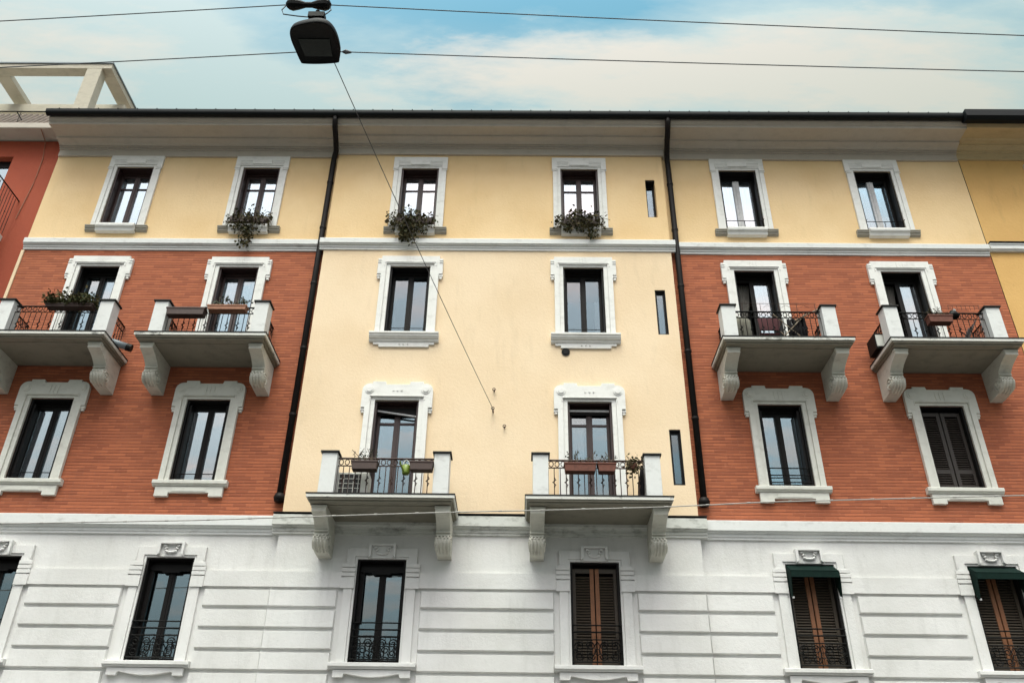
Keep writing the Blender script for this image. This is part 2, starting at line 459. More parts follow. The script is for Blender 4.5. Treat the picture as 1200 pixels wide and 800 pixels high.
# ------------------------------------------------------------------ windows
def arch(mb, x, z0, zt, wi, wo, top, y0, y1, m=0):
    """three-sided frame of constant width"""
    mb.prism([(x-wo,z0),(x-wo,zt+top),(x+wo,zt+top),(x+wo,z0),(x+wi,z0),(x+wi,zt),(x-wi,zt),(x-wi,z0)], y0, y1, m)

def disc(mb, x, z, r, y0, y1, n=14, m=0):
    mb.prism([(x+r*math.cos(2*math.pi*k/n), z+r*math.sin(2*math.pi*k/n)) for k in range(n)], y0, y1, m)

def ring(mb, x, y, z, r, t, m=0, n=14):
    mb.tube([(x+r*math.cos(2*math.pi*k/n), y, z+r*math.sin(2*math.pi*k/n)) for k in range(n+1)], t, 5, m)

def surround(kind, x, z0, zt, y, par, mat):
    mb = MB(); h = WW/2
    if kind == 'A':
        mb.prism([(x-.64,z0),(x-.64,zt-.03),(x-.66,zt-.03),(x-.66,zt+.34),(x+.66,zt+.34),(x+.66,zt-.03),(x+.64,zt-.03),(x+.64,z0),(x+.535,z0),(x+.535,zt+.05),(x-.535,zt+.05),(x-.535,z0)], y-.06, y)
        arch(mb, x, z0, zt, h-.005, .534, .049, y-.035, y+.005)
        for s in (-1, 1):
            for k in range(3): mb.box(x+s*.40-.145, x+s*.40+.145, y-.072, y-.061, zt+.085+k*.05, zt+.11+k*.05)
            for k in range(2): mb.box(x+s*.597-.07, x+s*.597+.07, y-.075, y-.061, zt-.05-k*.05, zt-.025-k*.05)
        mb.box(x-.24, x+.24, y-.085, y-.061, zt+.075, zt+.20)
    elif kind in 'BD' and kind != 'D' or kind == 'BD':
        mb.prism([(x-.655,z0),(x-.655,zt-.24),(x-.74,zt-.24),(x-.74,zt+.185),(x-.66,zt+.185),(x-.66,zt+.26),(x+.66,zt+.26),(x+.66,zt+.185),(x+.74,zt+.185),(x+.74,zt-.24),(x+.655,zt-.24),(x+.655,z0),(x+.545,z0),(x+.545,zt+.05),(x-.545,zt+.05),(x-.545,z0)], y-.075, y)
        arch(mb, x, z0, zt, h-.005, .544, .049, y-.045, y+.005)
        for s in (-1, 1):
            mb.box(x+s*.70-.045, x+s*.70+.045, y-.06, y, zt-.30, zt-.245); mb.box(x+s*.70-.03, x+s*.70+.03, y-.05, y, zt-.36, zt-.305)
            for k in range(2): mb.box(x+s*.70-.04, x+s*.70+.04, y-.088, y-.076, zt+.06+k*.06, zt+.085+k*.06)
        for k in (-1, 0, 1): mb.box(x+k*.07-.012, x+k*.07+.012, y-.085, y-.076, zt+.10, zt+.22)
        arch(mb, x, zt-.02, zt+.075, .575, .60, .02, y-.088, y-.0765)
    elif kind in ('C', 'CD'):
        half = []
        for k in range(6):
            a = math.pi/2*k/5
            half.append((.58+.155*math.cos(a), zt+.21+.155*math.sin(a)))
        half += [(.53,zt+.365),(.53,zt+.41),(.26,zt+.41),(.24,zt+.345)]
        right = [(.655,z0),(.655,zt-.19),(.735,zt-.19)]+half
        poly = [(x+a,b) for a, b in right]+[(x-a,b) for a, b in right[::-1]]
        poly += [(x-.545,z0),(x-.545,zt+.05),(x+.545,zt+.05),(x+.545,z0)]
        mb.prism(poly, y-.085, y)
        arch(mb, x, z0, zt, h-.005, .544, .049, y-.05, y+.005)
        for s in (-1, 1):
            disc(mb, x+s*.585, zt+.215, .095, y-.098, y-.086); disc(mb, x+s*.585, zt+.215, .06, y-.115, y-.099)
            mb.box(x+s*.695-.045, x+s*.695+.045, y-.06, y, zt-.25, zt-.195); mb.box(x+s*.695-.03, x+s*.695+.03, y-.05, y, zt-.30, zt-.255)
        if kind == 'C':
            for k in (-1, 0, 1): mb.prism([(x+k*.085-.02,zt+.28),(x+k*.085+.02,zt+.28),(x+k*.085+.008,zt+.10),(x+k*.085-.008,zt+.10)], y-.10, y-.086)
        else:
            for k in (-1, 0, 1): disc(mb, x+k*.085, zt+.20, .02, y-.10, y-.086, 8)
        arch(mb, x, zt-.02, zt+.06, .56, .575, .015, y-.098, y-.0865)
    else:
        mb.prism([(x-.66,z0),(x-.66,zt+.20),(x+.66,zt+.20),(x+.66,z0),(x+.50,z0),(x+.50,zt+.04),(x-.50,zt+.04),(x-.50,z0)], y-.055, y)
        arch(mb, x, z0, zt, h-.005, .499, .039, y-.03, y+.005)
        for s in (-1, 1):
            for k in range(3): mb.box(x+s*.595-.125, x+s*.595+.125, y-.085, y-.056, zt-.34+k*.085, zt-.272+k*.085)
            mb.box(x+s*.595-.125, x+s*.595+.125, y-.08, y-.056, zt-.56, zt-.36)
            mb.box(x+s*.645-.012, x+s*.645+.012, y-.066, y-.056, zt-.06, zt+.195)
        # key block with its little horned scroll
        mb.prism([(x-.25,zt+.005),(x-.25,zt+.27),(x+.25,zt+.27),(x+.25,zt+.005)], y-.06, y-.0005)
        mb.prism([(x-.25,zt+.005),(x-.25,zt+.27),(x+.25,zt+.27),(x+.25,zt+.005),(x+.20,zt+.045),(x+.20,zt+.235),(x-.20,zt+.235),(x-.20,zt+.045)], y-.135, y-.0605)
        for s in (-1, 1):
            mb.tube([(x+s*.155,y-.085,zt+.205),(x+s*.10,y-.085,zt+.205),(x+s*.085,y-.085,zt+.165),(x+s*.12,y-.085,zt+.145),(x+s*.10,y-.085,zt+.105),(x+s*.05,y-.085,zt+.085),(x,y-.085,zt+.08)], .025, 6)
    return mb.build('surround', mat, par, bevel=.004)

def sill(kind, x, z0, y, par, mat):
    mb = MB()
    if kind == 'A':
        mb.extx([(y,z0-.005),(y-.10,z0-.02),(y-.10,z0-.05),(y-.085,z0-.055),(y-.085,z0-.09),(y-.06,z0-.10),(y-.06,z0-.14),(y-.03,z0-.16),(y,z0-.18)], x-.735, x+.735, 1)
        mb.extx([(y,z0),(y-.15,z0-.005),(y-.165,z0-.025),(y-.165,z0-.085),(y-.15,z0-.11),(y-.12,z0-.13),(y-.10,z0-.20),(y,z0-.215)], x-.46, x+.46)
    elif kind == 'B':
        mb.extx([(y,z0),(y-.16,z0-.01),(y-.16,z0-.055),(y-.14,z0-.06),(y-.135,z0-.10),(y-.10,z0-.15),(y-.07,z0-.16),(y-.07,z0-.19),(y-.04,z0-.22),(y,z0-.22)], x-.75, x+.75)
        mb.prism([(x-.66,z0-.225),(x-.66,z0-.275),(x-.54,z0-.275),(x-.54,z0-.335),(x+.54,z0-.335),(x+.54,z0-.275),(x+.66,z0-.275),(x+.66,z0-.225)], y-.04, y)
        for k in (-1, 0, 1): mb.tube([(x+k*.09,y-.04,z0-.27),(x+k*.09,y-.06,z0-.27)], [.022,.01], 8)
    elif kind == 'C':
        mb.extx([(y,z0),(y-.12,z0-.005),(y-.13,z0-.02),(y-.13,z0-.08),(y-.10,z0-.09),(y-.085,z0-.12),(y,z0-.13)], x-.74, x+.74)
        mb.prism([(x-.67,z0-.132),(x+.67,z0-.132),(x+.67,z0-.33),(x+.40,z0-.33),(x+.40,z0-.255),(x-.40,z0-.255),(x-.40,z0-.33),(x-.67,z0-.33)], y-.075, y)
        mb.box(x-.34, x+.34, y-.085, y-.076, z0-.235, z0-.16)
    else:
        mb.extx([(y,z0),(y-.15,z0-.01),(y-.155,z0-.02),(y-.155,z0-.075),(y-.125,z0-.08),(y-.115,z0-.11),(y,z0-.12)], x-.77, x+.77)
        pts = [(x-.68,z0-.122),(x+.68,z0-.122),(x+.68,z0-.25),(x+.50,z0-.25),(x+.48,z0-.19)]
        pts += [(x+.44-.88*k/10, z0-.19-.055*math.sin(math.pi*k/10)) for k in range(11)]
        pts += [(x-.48,z0-.19),(x-.50,z0-.25),(x-.68,z0-.25)]
        mb.prism(pts, y-.09, y)
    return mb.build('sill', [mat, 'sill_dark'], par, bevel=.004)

def scroll(mb, cx, y, cz, r, sg, m=0, t=.008, turns=1.4, flip=1):
    pts = []
    for k in range(13):
        a = k/12*turns*2*math.pi; q = r*(1-.72*k/12)
        pts.append((cx+sg*q*math.cos(a), y, cz+flip*q*math.sin(a)))
    mb.tube(pts, t, 4, m)

def make_window(kind, x, z0, z1, y, o):
    h = WW/2-.003; fr = o.get('frame', 'darkwood'); mid = o.get('mid', fr)
    mb = MB()
    lt = .045
    # dark shutter-track lining with recess shade put into its colour, casing, leaves
    for s in (-1, 1):
        a, b = sorted((x+s*h, x+s*(h-lt))); mb.box(a, b, y+.012, y+.315, z0+.002, z1-.003, 0)
        a, b = sorted((x+s*(h-lt-.001), x+s*(h-lt-.055))); mb.box(a, b, y+.225, y+.30, z0+.002, z1-.085, 0)
    mb.box(x-h+lt+.001, x+h-lt-.001, y+.012, y+.315, z1-.03, z1-.003, 0); mb.box(x-h+lt+.001, x+h-lt-.001, y+.20, y+.315, z1-.085, z1-.0305, 0)
    mb.box(x-h+lt+.056, x+h-lt-.056, y+.232, y+.30, z1-.15, z1-.0855, 0)
    zb = z0+.01
    mb.box(x-h+lt+.056, x+h-lt-.056, y+.232, y+.30, zb, zb+.09, 0)
    door = kind in ('BD', 'CD')
    open_half = o.get('half')
    panes = []
    pt = z1-.151; pb = zb+.091
    ix = h-lt-.056
    if not o.get('shut'):
        cw = .075 if mid == 'whitewood' else .062
        if open_half:
            mb.box(x-.02-.05, x-.02+.05, y+.235, y+.295, zb+.0905, z1-.1505, 0)
            panes = [(x+.03, x+ix)]
            # the open leaf swung into the room
            mb.box(x-ix, x-ix+.045, y+.305, y+.70, zb+.05, z1-.15, 0)
        else:
            mb.box(x-cw, x+cw, y+.222, y+.298, zb+.0905, z1-.1505, 1)
            mb.box(x-.018, x+.018, y+.208, y+.2215, zb+.0905, z1-.1505, 1)
            panes = [(x-ix, x-cw), (x+cw, x+ix)]
        if o.get('munt'):
            for (a, b) in panes: mb.box(a, b, y+.24, y+.275, z1-.52, z1-.485, 0)
        if o.get('trans'):
            for (a, b) in panes: mb.box(a, b, y+.24, y+.29, z1-.44, z1-.39, 0)
            for (a, b) in panes: mb.box(a, b, y+.236, y+.298, zb+.092, zb+.5, 0)
    w = mb.build('window', [fr, mid], bld, bevel=.003)
    # glass
    if panes:
        mb = MB()
        for a, b in panes:
            i0 = len(mb.v); mb.box(a+.001, b-.001, y+.264, y+.270, pb+.001, pt-.001)
            tx, tz = random.gauss(0, .010), random.gauss(0, .007); mx_, mz_ = (a+b)/2, (pb+pt)/2
            for q in range(i0, i0+8):
                vx, vy, vz = mb.v[q]; mb.v[q] = (vx, vy+(vx-mx_)*tx+(vz-mz_)*tz, vz)
        mb.build('pane', o['g'], w)
    cur = o.get('cur')
    if cur:
        a, b, zt, mat = {'full': (x-.40, x+.40, z1-.10, 'curtain'), 'blue': (x-.40, x+.02, z1-.10, 'curtain'), 'right': (x-.06, x+.40, z1-.1, 'curtain'),
                     'strip': (x+.03, x+.26, z1-.1, 'curtain'), 'sliver': (x+.25, x+.38, z1-.72, 'curtain'), 'lilac': (x-.40, x+.40, z1-.1, 'drape'),
                     'lefthalf': (x-.40, x-.05, z1-.1, 'curtain'), 'left': (x-.38, x-.12, z1-.3, 'curtain')}[cur]
        mb = MB(); n = 28
        yy = [y+.312+.018*math.sin(k*1.9+x)+.012*math.sin(k*.7) for k in range(n+1)]
        i0 = len(mb.v)
        for k in range(n+1):
            xx = a+(b-a)*k/n
            mb.v += [(xx,yy[k],z0+.03),(xx,yy[k],zt)]
        for k in range(n): mb.f.append((i0+2*k,i0+2*k+2,i0+2*k+3,i0+2*k+1)); mb.m.append(0)
        for k in range(n+1):
            xx = a+(b-a)*k/n
            mb.v += [(xx,yy[k]+.006,z0+.03),(xx,yy[k]+.006,zt)]
        j0 = i0+2*(n+1)
        for k in range(n): mb.f.append((j0+2*k,j0+2*k+1,j0+2*k+3,j0+2*k+2)); mb.m.append(0)
        mb.build('curtain', mat, w, smooth=True)
    if open_half:                      # dark drape pulled aside in the open doorway
        mb = MB()
        for k in range(6):
            xx = x-.30+k*.05
            mb.tube([(xx,y+.40,z1-.12),(xx-.03*k*.4,y+.42,z1-.7),(x-.31+k*.012,y+.40,z1-1.2),(x-.33+k*.02,y+.40,z0+.1)], .03, 6)
        mb.build('drape', 'drape', w, smooth=True)
    if o.get('shut'):
        mb = MB(); sm = 1 if o.get('stile') else 0
        top = z1-.09
        for s in (-1, 1):
            a, b = sorted((x+s*.012, x+s*.085)); mb.box(a, b, y+.125, y+.165, z0+.02, top, sm)
            a, b = sorted((x+s*(h-lt-.002), x+s*(h-lt-.06))); mb.box(a, b, y+.125, y+.165, z0+.02, top, 0)
            a, b = sorted((x+s*.086, x+s*(h-lt-.061)))
            mb.box(a, b, y+.128, y+.163, z0+.02, z0+.13, 0); mb.box(a, b, y+.128, y+.163, top-.08, top, 0)
            lock = z0+(z1-z0)*.5
            if not sm: mb.box(a, b, y+.128, y+.163, z0+.38, z0+.47, 0)
            n = int((top-.08-z0-.13)/.05)
            for k in range(n):
                zz = z0+.14+k*.05
                if not sm and z0+.36 < zz < z0+.47: continue
                mb.extx([(y+.128,zz),(y+.133,zz-.006),(y+.163,zz+.03),(y+.158,zz+.036)], a, b, 0)
        mb.build('shutter', [o['shut'], 'stile'], w)
    # stone parts
    sm = 'trim' if y == YC else ('trim_old' if kind == 'C' else 'trim')
    if kind == 'D': sm = 'white'
    surround(kind, x, z0, z1, y, w, sm)
    if not door: sill(kind, x, z0, y, w, sm)
    # ironwork in the opening
    nb = o.get('bar')
    if nb:
        mb = MB()
        if nb == 1:
            mb.bar((x-.44,y-.0,z0+.29),(x+.44,y-.0,z0+.29), .011)
            for xx in (x-.43, x, x+.43): mb.bar((xx,y-.0,z0+.02),(xx,y-.0,z0+.29), .009)
            mb.bar((x-.44,y-.09,z0+.29),(x-.44,y+.04,z0+.29), .009); mb.bar((x+.44,y-.09,z0+.29),(x+.44,y+.04,z0+.29), .009)
        elif nb == 2:
            mb.bar((x-.47,y+.02,z0+.17),(x+.47,y+.02,z0+.17), .010)
            for s in (-1, 1): mb.bar((x+s*.44,y+.02,z0+.10),(x+s*.44,y+.02,z0+.24), .012)
        else:
            for zz in (.12, .27, .42): mb.bar((x-.45,y+.02,z0+zz),(x+.45,y+.02,z0+zz), .013)
        mb.build('guard_bar', 'iron', w)
    if o.get('grille'):
        mb = MB(); yy = y-.005
        for zz, r in ((.70,.013),(.58,.015),(.45,.011),(.07,.013)): mb.bar((x-.455,yy,z0+zz),(x+.455,yy,z0+zz), r)
        for s in (-1, 1):
            mb.bar((x+s*.44,yy,z0+.05),(x+s*.44,yy,z0+.70), .011)
            for q in range(2):
                cx = x+s*(.12+.2*q)
                scroll(mb, cx, yy, z0+.34, .085, s, 0, .011); scroll(mb, cx, yy, z0+.17, .08, -s, 0, .011, flip=-1)
            mb.tube([(x,yy,z0+.42),(x+s*.05,yy,z0+.34),(x+s*.03,yy,z0+.25),(x+s*.11,yy,z0+.12)], .010, 4)
            scroll(mb, x+s*.39, yy, z0+.25, .045, -s, 0, .009)
        for k in range(9): mb.bar((x-.36+k*.09,yy+.012,z0+.07),(x-.36+k*.09,yy+.012,z0+.45), .0055)
        ring(mb, x, yy, z0+.24, .05, .009)
        mb.build('window_grille', 'iron', w)
    if o.get('head') and not o.get('shut'):
        mb = MB()       # boxed roller head with a notched lower edge, folded shutters at the sides
        mb.prism([(x-.41,z1-.088),(x-.41,z1-.20),(x-.20,z1-.20),(x-.17,z1-.235),(x+.14,z1-.235),(x+.17,z1-.20),(x+.41,z1-.20),(x+.41,z1-.088)], y+.16, y+.22)
        mb.box(x-.413, x-.335, y+.17, y+.21, z0+.75, z1-.21); mb.box(x-.413, x-.36, y+.165, y+.225, z0+.95, z0+1.25)
        mb.build('roller_head', 'darkwood', w)
    if kind == 'C' and not o.get('shut'):
        mb = MB()       # shutters folded back into the recess on both sides
        for s in (-1, 1):
            a, b = sorted((x+s*(h-lt-.001), x+s*(h-lt-.05))); mb.box(a, b, y+.06, y+.215, z0+.02, z1-.10)
        mb.build('folded_shutter', 'darkwood', w)
    if o.get('blind'):
        mb = MB()
        if o['blind'] == 'tilt': mb.tube([(x-.43,y+.14,z1-.17),(x+.43,y+.14,z1-.30)], .022, 8)
        else: mb.box(x-.41, x+.41, y+.13, y+.17, z1-.15, z1-.11)
        mb.build('blind_rail', 'whitewood', w)
        mb = MB(); mb.box(x-.41, x+.41, y+.175, y+.21, z1-(.24 if o['blind']=='tilt' else .20), z1-.087); mb.build('blind', 'darkwood', w)
    if o.get('awning'):
        mb = MB(); a = .44
        T = [(y+.02,z1-.02),(y-.26,z1-.20),(y-.268,z1-.185),(y+.02,z1-.002)]
        mb.extx(T, x-a, x+a)
        mb.extx([(y-.26,z1-.201),(y-.27,z1-.20),(y-.272,z1-.31),(y-.262,z1-.31)], x-a, x+a)
        for s in (-1, 1):
            e = x+s*(a+.004); f = x+s*(a+.012)
            P0 = [(y+.015,z1-.02),(y-.258,z1-.20),(y-.27,z1-.31),(y-.20,z1-.64),(y-.13,z1-.66),(y+.015,z1-.35)]
            mb.extx(P0, min(e,f), max(e,f))
        aw = mb.build('awning', 'awning', w)
        mb = MB()
        for s in (-1, 1): mb.tube([(x+s*(a-.01),y-.165,z1-.67),(x+s*(a-.01),y-.165,z1-.64)], .02, 8)
        mb.build('awning_knob', 'whitewood', aw) if False else mb.build('awning_knob', 'whitewood', w)
    return w

for k, x, a, b, y, o in WIN: make_window(k, x, a, b, y, o)

for i, (x, a, b) in enumerate(SLIT):
    mb = MB(); y = YC
    d = .16 if i == 0 else .06
    for s in (-1, 1):
        p, q = sorted((x+s*.113, x+s*.068)); mb.box(p, q, y+d, y+d+.06, a+.002, b-.002)
    mb.box(x-.0675, x+.0675, y+d, y+d+.06, b-.07, b-.002); mb.box(x-.0675, x+.0675, y+d, y+d+.06, a+.002, a+.05)
    mb.box(x-.113, x+.113, y+.02, y+d-.001, b-.03, b-.002)
    if i: 
        for s in (-1, 1):
            p, q = sorted((x+s*.113, x+s*.10)); mb.box(p, q, y+.004, y+d-.001, a+.002, b-.031)
    w = mb.build('slit_window', 'darkwood', bld)
    mb = MB(); mb.box(x-.067, x+.067, y+d+.03, y+d+.036, a+.051, b-.071); mb.build('pane', 'glass_lo', w)

# ------------------------------------------------------------------ balconies
def bracket(x0, x1, y, zt, par, drop=.68, mat='concrete'):
    mb = MB()
    P = [(1.02,0),(1.02,-.12),(.99,-.125),(.93,-.14),(.84,-.165),(.75,-.20),(.67,-.245),(.61,-.29),(.58,-.325),(.61,-.33),(.61,-.355),(.57,-.36),(.57,-.385),(.60,-.39),(.60,-.415),(.57,-.42),
         (.61,-.44),(.635,-.47),(.64,-.51),(.63,-.555),(.595,-.60),(.54,-.635),(.46,-.66),(.36,-.672),(.2,-.678),(0,-.68)]
    k = drop/.68
    prof = [(y-a, zt+b*k) for a, b in P]+[(y, zt)]
    mb.extx(prof, x0, x1)
    # fluting on the front of the scroll, eyes on the cheeks
    w = (x1-x0)
    for q in range(4):
        xx = x0+w*(.14+.24*q)
        mb.tube([(xx,y-a-.002,zt+b*k) for a, b in P[15:24]], .022, 6)
    mb.box(x0-.012, x1+.012, y-1.03, y-.93, zt-.05, zt-.001)
    for xx, s in ((x0, -1), (x1, 1)):
        ring(mb, 0, 0, 0, .001, .0005) if False else None
        n = 14
        for rr, t in ((.115, .018), (.045, .03)):
            pts = [(xx+s*.004, y-.47+rr*math.cos(2*math.pi*j/n), zt-.52*k+rr*math.sin(2*math.pi*j/n)) for j in range(n+1)]
            mb.tube(pts, t, 5)
    return mb.build('bracket', mat, par, bevel=.004)

def ironrail(mb, p, q, z0, z1, fancy=True, m=0):
    p = Vector(p); q = Vector(q); L = (q-p).length; d = (q-p)/L
    def at(t, z): v = p+d*t; return (v.x, v.y, z)
    for z, r in ((z1,.020),(z1-.15,.013),(z0,.014)):
        mb.bar(at(0,z), at(L,z), r, m)
    n = max(2, int(round(L/.115)))
    for k in range(n+1):
        t = L*k/n
        mb.bar(at(t,z0), at(t,z1-.15), .0085, m)
        if fancy and k % 2 == 1:
            zc = (z0+z1-.15)/2
            mb.tube([at(min(max(t+a,0),L), zc+b) for a, b in ((0,.10),(.03,.06),(-.028,.01),(.028,-.04),(0,-.09))], .013, 4, m)
    if fancy:
        for k in range(n):
            t = L*(k+.5)/n
            pts = [at(min(max(t+.042*math.cos(a),0),L), z1-.075+.055*math.sin(a)) for a in [2*math.pi*j/9 for j in range(10)]]
            mb.tube(pts, .009, 4, m)

def balcony(x0, x1, px0, px1, y, zb, iron, center):
    """x0..x1 slab, px0..px1 outer faces of the two posts, zb underside"""
    yf = y-1.2
    mb = MB()
    mb.box(x0, x1, yf, y, zb+.075, zb+.135, 0)
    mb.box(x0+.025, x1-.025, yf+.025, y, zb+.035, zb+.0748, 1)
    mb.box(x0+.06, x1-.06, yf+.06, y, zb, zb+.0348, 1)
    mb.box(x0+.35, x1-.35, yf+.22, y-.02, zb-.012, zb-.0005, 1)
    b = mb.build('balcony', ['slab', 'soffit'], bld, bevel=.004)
    mb = MB(); mb.box(x0-.012, x1+.012, yf-.012, y-.001, zb+.1352, zb+.155); mb.build('slab_flashing', 'flash', b)
    zt = zb+.155
    ph = .90
    yp = yf+.26
    for xx in (px0, px1-.29):
        mb = MB(); mb.box(xx, xx+.29, yp, yp+.30, zt, zt+ph); mb.build('post', 'post', b, bevel=.008)
        mb = MB(); mb.box(xx-.03, xx+.32, yp-.03, yp+.33, zt+ph+.0005, zt+ph+.035); mb.build('post_cap', 'flash', b, bevel=.004)
    mb = MB(); ironrail(mb, (px0+.29, yp+.14, 0), (px1-.29, yp+.14, 0), zt+.09, zt+ph-.06); mb.build('railing', iron, b)
    for xx in (px0+.14, px1-.14):
        mb = MB(); ironrail(mb, (xx, yp+.30, 0), (xx, y, 0), zt+.09, zt+ph-.06); mb.build('railing', iron, b)
    bw = .26
    off = .10 if not center else .09
    for a in (x0+off, x1-off-bw): bracket(a, a+bw, y, zb-.0125, b)
    return b, yp+.14, zt, zt+ph-.06

BAL = {}
for nm, x0, x1, a, b in (('B1',-11.17,-8.49,-11.03,-8.62),('B2',-7.88,-5.20,-7.75,-5.34),('B5',4.04,6.69,4.15,6.53),('B6',7.41,10.07,7.53,9.94)):
    BAL[nm] = balcony(x0, x1, a, b, YS, 10.78, 'iron', False)
for nm, x0, x1, a, b in (('B3',-3.88,-1.20,-3.75,-1.345),('B4',.08,2.74,.215,2.595)):
    BAL[nm] = balcony(x0, x1, a, b, YC, 7.30, 'rust', True)

# small fittings on the wall
for x, z, l in ((-.59, 9.70, .16), (-.58, 10.19, .06), (-.35, 9.36, .04)):
    mb = MB(); mb.tube([(x,YC+.01,z),(x,YC-l,z)], .016, 6); ring(mb, x, YC-l-.03, z, .03, .008); mb.build('wall_hook', 'rust', bld)
mb = MB(); mb.tube([(.93,YC+.01,11.15),(.93,YC-.02,11.15)], .09, 16); mb.tube([(.93,YC-.0195,11.15),(.93,YC-.03,11.15)], [.07,.05], 16); mb.build('vent', 'iron', bld, smooth=False)

# ------------------------------------------------------------------ neighbours
lb = thing('apartment_building', (-16, 16, 0), 'red stucco building at the left edge with a concrete roof terrace pergola', 'building')
xr = XL-.03; yl = YS+.04
mb = MB()
hx0, hx1, hz0, hz1 = -13.9, -12.83, 14.5, 16.84
xs = [-24, hx0, hx1, xr]; zs = [0, hz0, hz1, 17.36]
for i in range(3):
    for j in range(3):
        if i == 1 and j == 1: continue
        mb.face([(xs[i],yl,zs[j]),(xs[i+1],yl,zs[j]),(xs[i+1],yl,zs[j+1]),(xs[i],yl,zs[j+1])])
mb.face([(hx1,yl,hz0),(hx1,yl+.3,hz0),(hx1,yl+.3,hz1),(hx1,yl,hz1)]); mb.face([(hx0,yl,hz0),(hx0,yl,hz1),(hx0,yl+.3,hz1),(hx0,yl+.3,hz0)])
mb.face([(hx0,yl,hz1),(hx1,yl,hz1),(hx1,yl+.3,hz1),(hx0,yl+.3,hz1)])
mb.face([(hx0,yl+1.2,hz0),(hx1,yl+1.2,hz0),(hx1,yl+1.2,hz1),(hx0,yl+1.2,hz1)], 1)
mb.face([(-24,yl,0),(-24,yl,17.36),(-24,27,17.36),(-24,27,0)]); mb.face([(-24,27,0),(-24,27,17.36),(xr,27,17.36),(xr,27,0)])
def part(mb, name, mat, par, **k): return mb.build(name, mat, par, **k)
part(mb, 'wall', ['red', 'room'], lb)
mb = MB(); mb.box(hx0+.003,hx0+.07,yl+.18,yl+.26,hz0,hz1-.003); mb.box(hx1-.07,hx1-.003,yl+.18,yl+.26,hz0,hz1-.003); mb.box(hx0+.071,hx1-.071,yl+.18,yl+.26,hz1-.2,hz1-.003); mb.box(-13.40,-13.32,yl+.18,yl+.26,hz0,hz1-.201)
w = part(mb, 'window', 'darkwood', lb)
mb = MB(); mb.box(hx0+.071,-13.401,yl+.21,yl+.22,hz0,hz1-.202); mb.box(-13.319,hx1-.071,yl+.21,yl+.22,hz0,hz1-.202); part(mb, 'pane', 'glass_hi', w)
# cream strip on the party line below the string course
mb = MB(); mb.box(XL-.018, XL+.05, YS-.03, YS+.1, 0, 13.86); part(mb, 'party_strip', 'cream', bld)
# roof slab
mb = MB(); mb.box(-24, -11.70, 15.72, 27, 17.40, 17.58); part(mb, 'roof_slab', 'cornice', lb, bevel=.02)
mb = MB(); mb.extx([(15.95,17.585),(15.95,17.72),(16.55,18.70),(16.7,18.70),(16.7,17.585)], -24, -11.80)
for k in range(80):
    x = -23.9+k*.152
    mb.tube([(x,15.93,17.70),(x,16.24,18.20),(x,16.53,18.69)], .035, 6)
part(mb, 'parapet', 'tile', lb)
mb = MB(); mb.bar((-24,16.1,18.36),(-11.05,16.1,18.36), .022)
for k in range(13):
    x = -23.3+k*.92; mb.bar((x,16.1,18.34),(x+.25,16.2,17.98), .014); mb.bar((x+.1,16.1,18.36),(x+.1,16.1,17.80), .010)
part(mb, 'terrace_railing', 'iron', lb)
mb = MB()
Y0, Y1 = 16.8, 17.95
mb.box(-24, -11.63, Y0, Y0+.30, 20.80, 20.98)
mb.box(-12.0, -11.63, Y0+.301, 18.9, 20.80, 20.98)
mb.box(-15.05, -14.66, Y0+.301, 18.9, 20.80, 20.98)
mb.box(-24, -11.64, Y1, Y1+.3, 20.3, 20.60)
mb.box(-12.31, -11.89, Y0+.002, Y0+.298, 17.58, 20.799)
mb.box(-16.0, -15.58, Y0+.002, Y0+.298, 17.58, 20.799)
pg = part(mb, 'pergola', 'pergola', lb, bevel=.01)
mb = MB(); mb.box(-24, -11.60, Y0-.03, Y0+.33, 20.982, 21.02); mb.box(-12.0, -11.60, Y0+.331, 18.9, 20.982, 21.02); mb.build('pergola_flashing', 'canister', pg)
mb = MB(); mb.tube([(-11.9,16.55,18.9),(-11.62,16.55,18.9),(-11.50,16.55,18.8),(-11.28,16.55,18.2)], .045, 8); part(mb, 'vent_pipe', 'gutter', lb)
# thin pale cable running down the red wall
mb = MB(); mb.tube([(-12.12,yl-.40,17.40),(-12.16,yl-.03,17.33),(-12.06,yl-.02,16.75),(-12.05,yl-.02,16.2),(-12.05,yl-.02,15.9),(-12.10,yl-.02,15.3),(-12.14,yl-.02,14.83)], .010, 5); part(mb, 'wall_cable', 'terra_pale', lb)
# its balcony, only the end of it in view
mb = MB(); mb.box(-15.2, -12.30, 15.05, yl-.001, 14.16, 14.30); bl = part(mb, 'balcony', 'slab', lb)
mb = MB()
mb.bar((-15.2,15.1,15.38),(-12.24,15.1,15.38), .02); mb.bar((-12.24,15.1,15.38),(-12.24,yl,15.38), .022)
for k in range(10): mb.bar((-12.26,15.15+k*.1,14.30),(-12.26,15.15+k*.1,15.36), .009)
for k in range(26): mb.bar((-15.1+k*.11,15.1,14.30),(-15.1+k*.11,15.1,15.36), .009)
mb.build('railing', 'iron', bl)

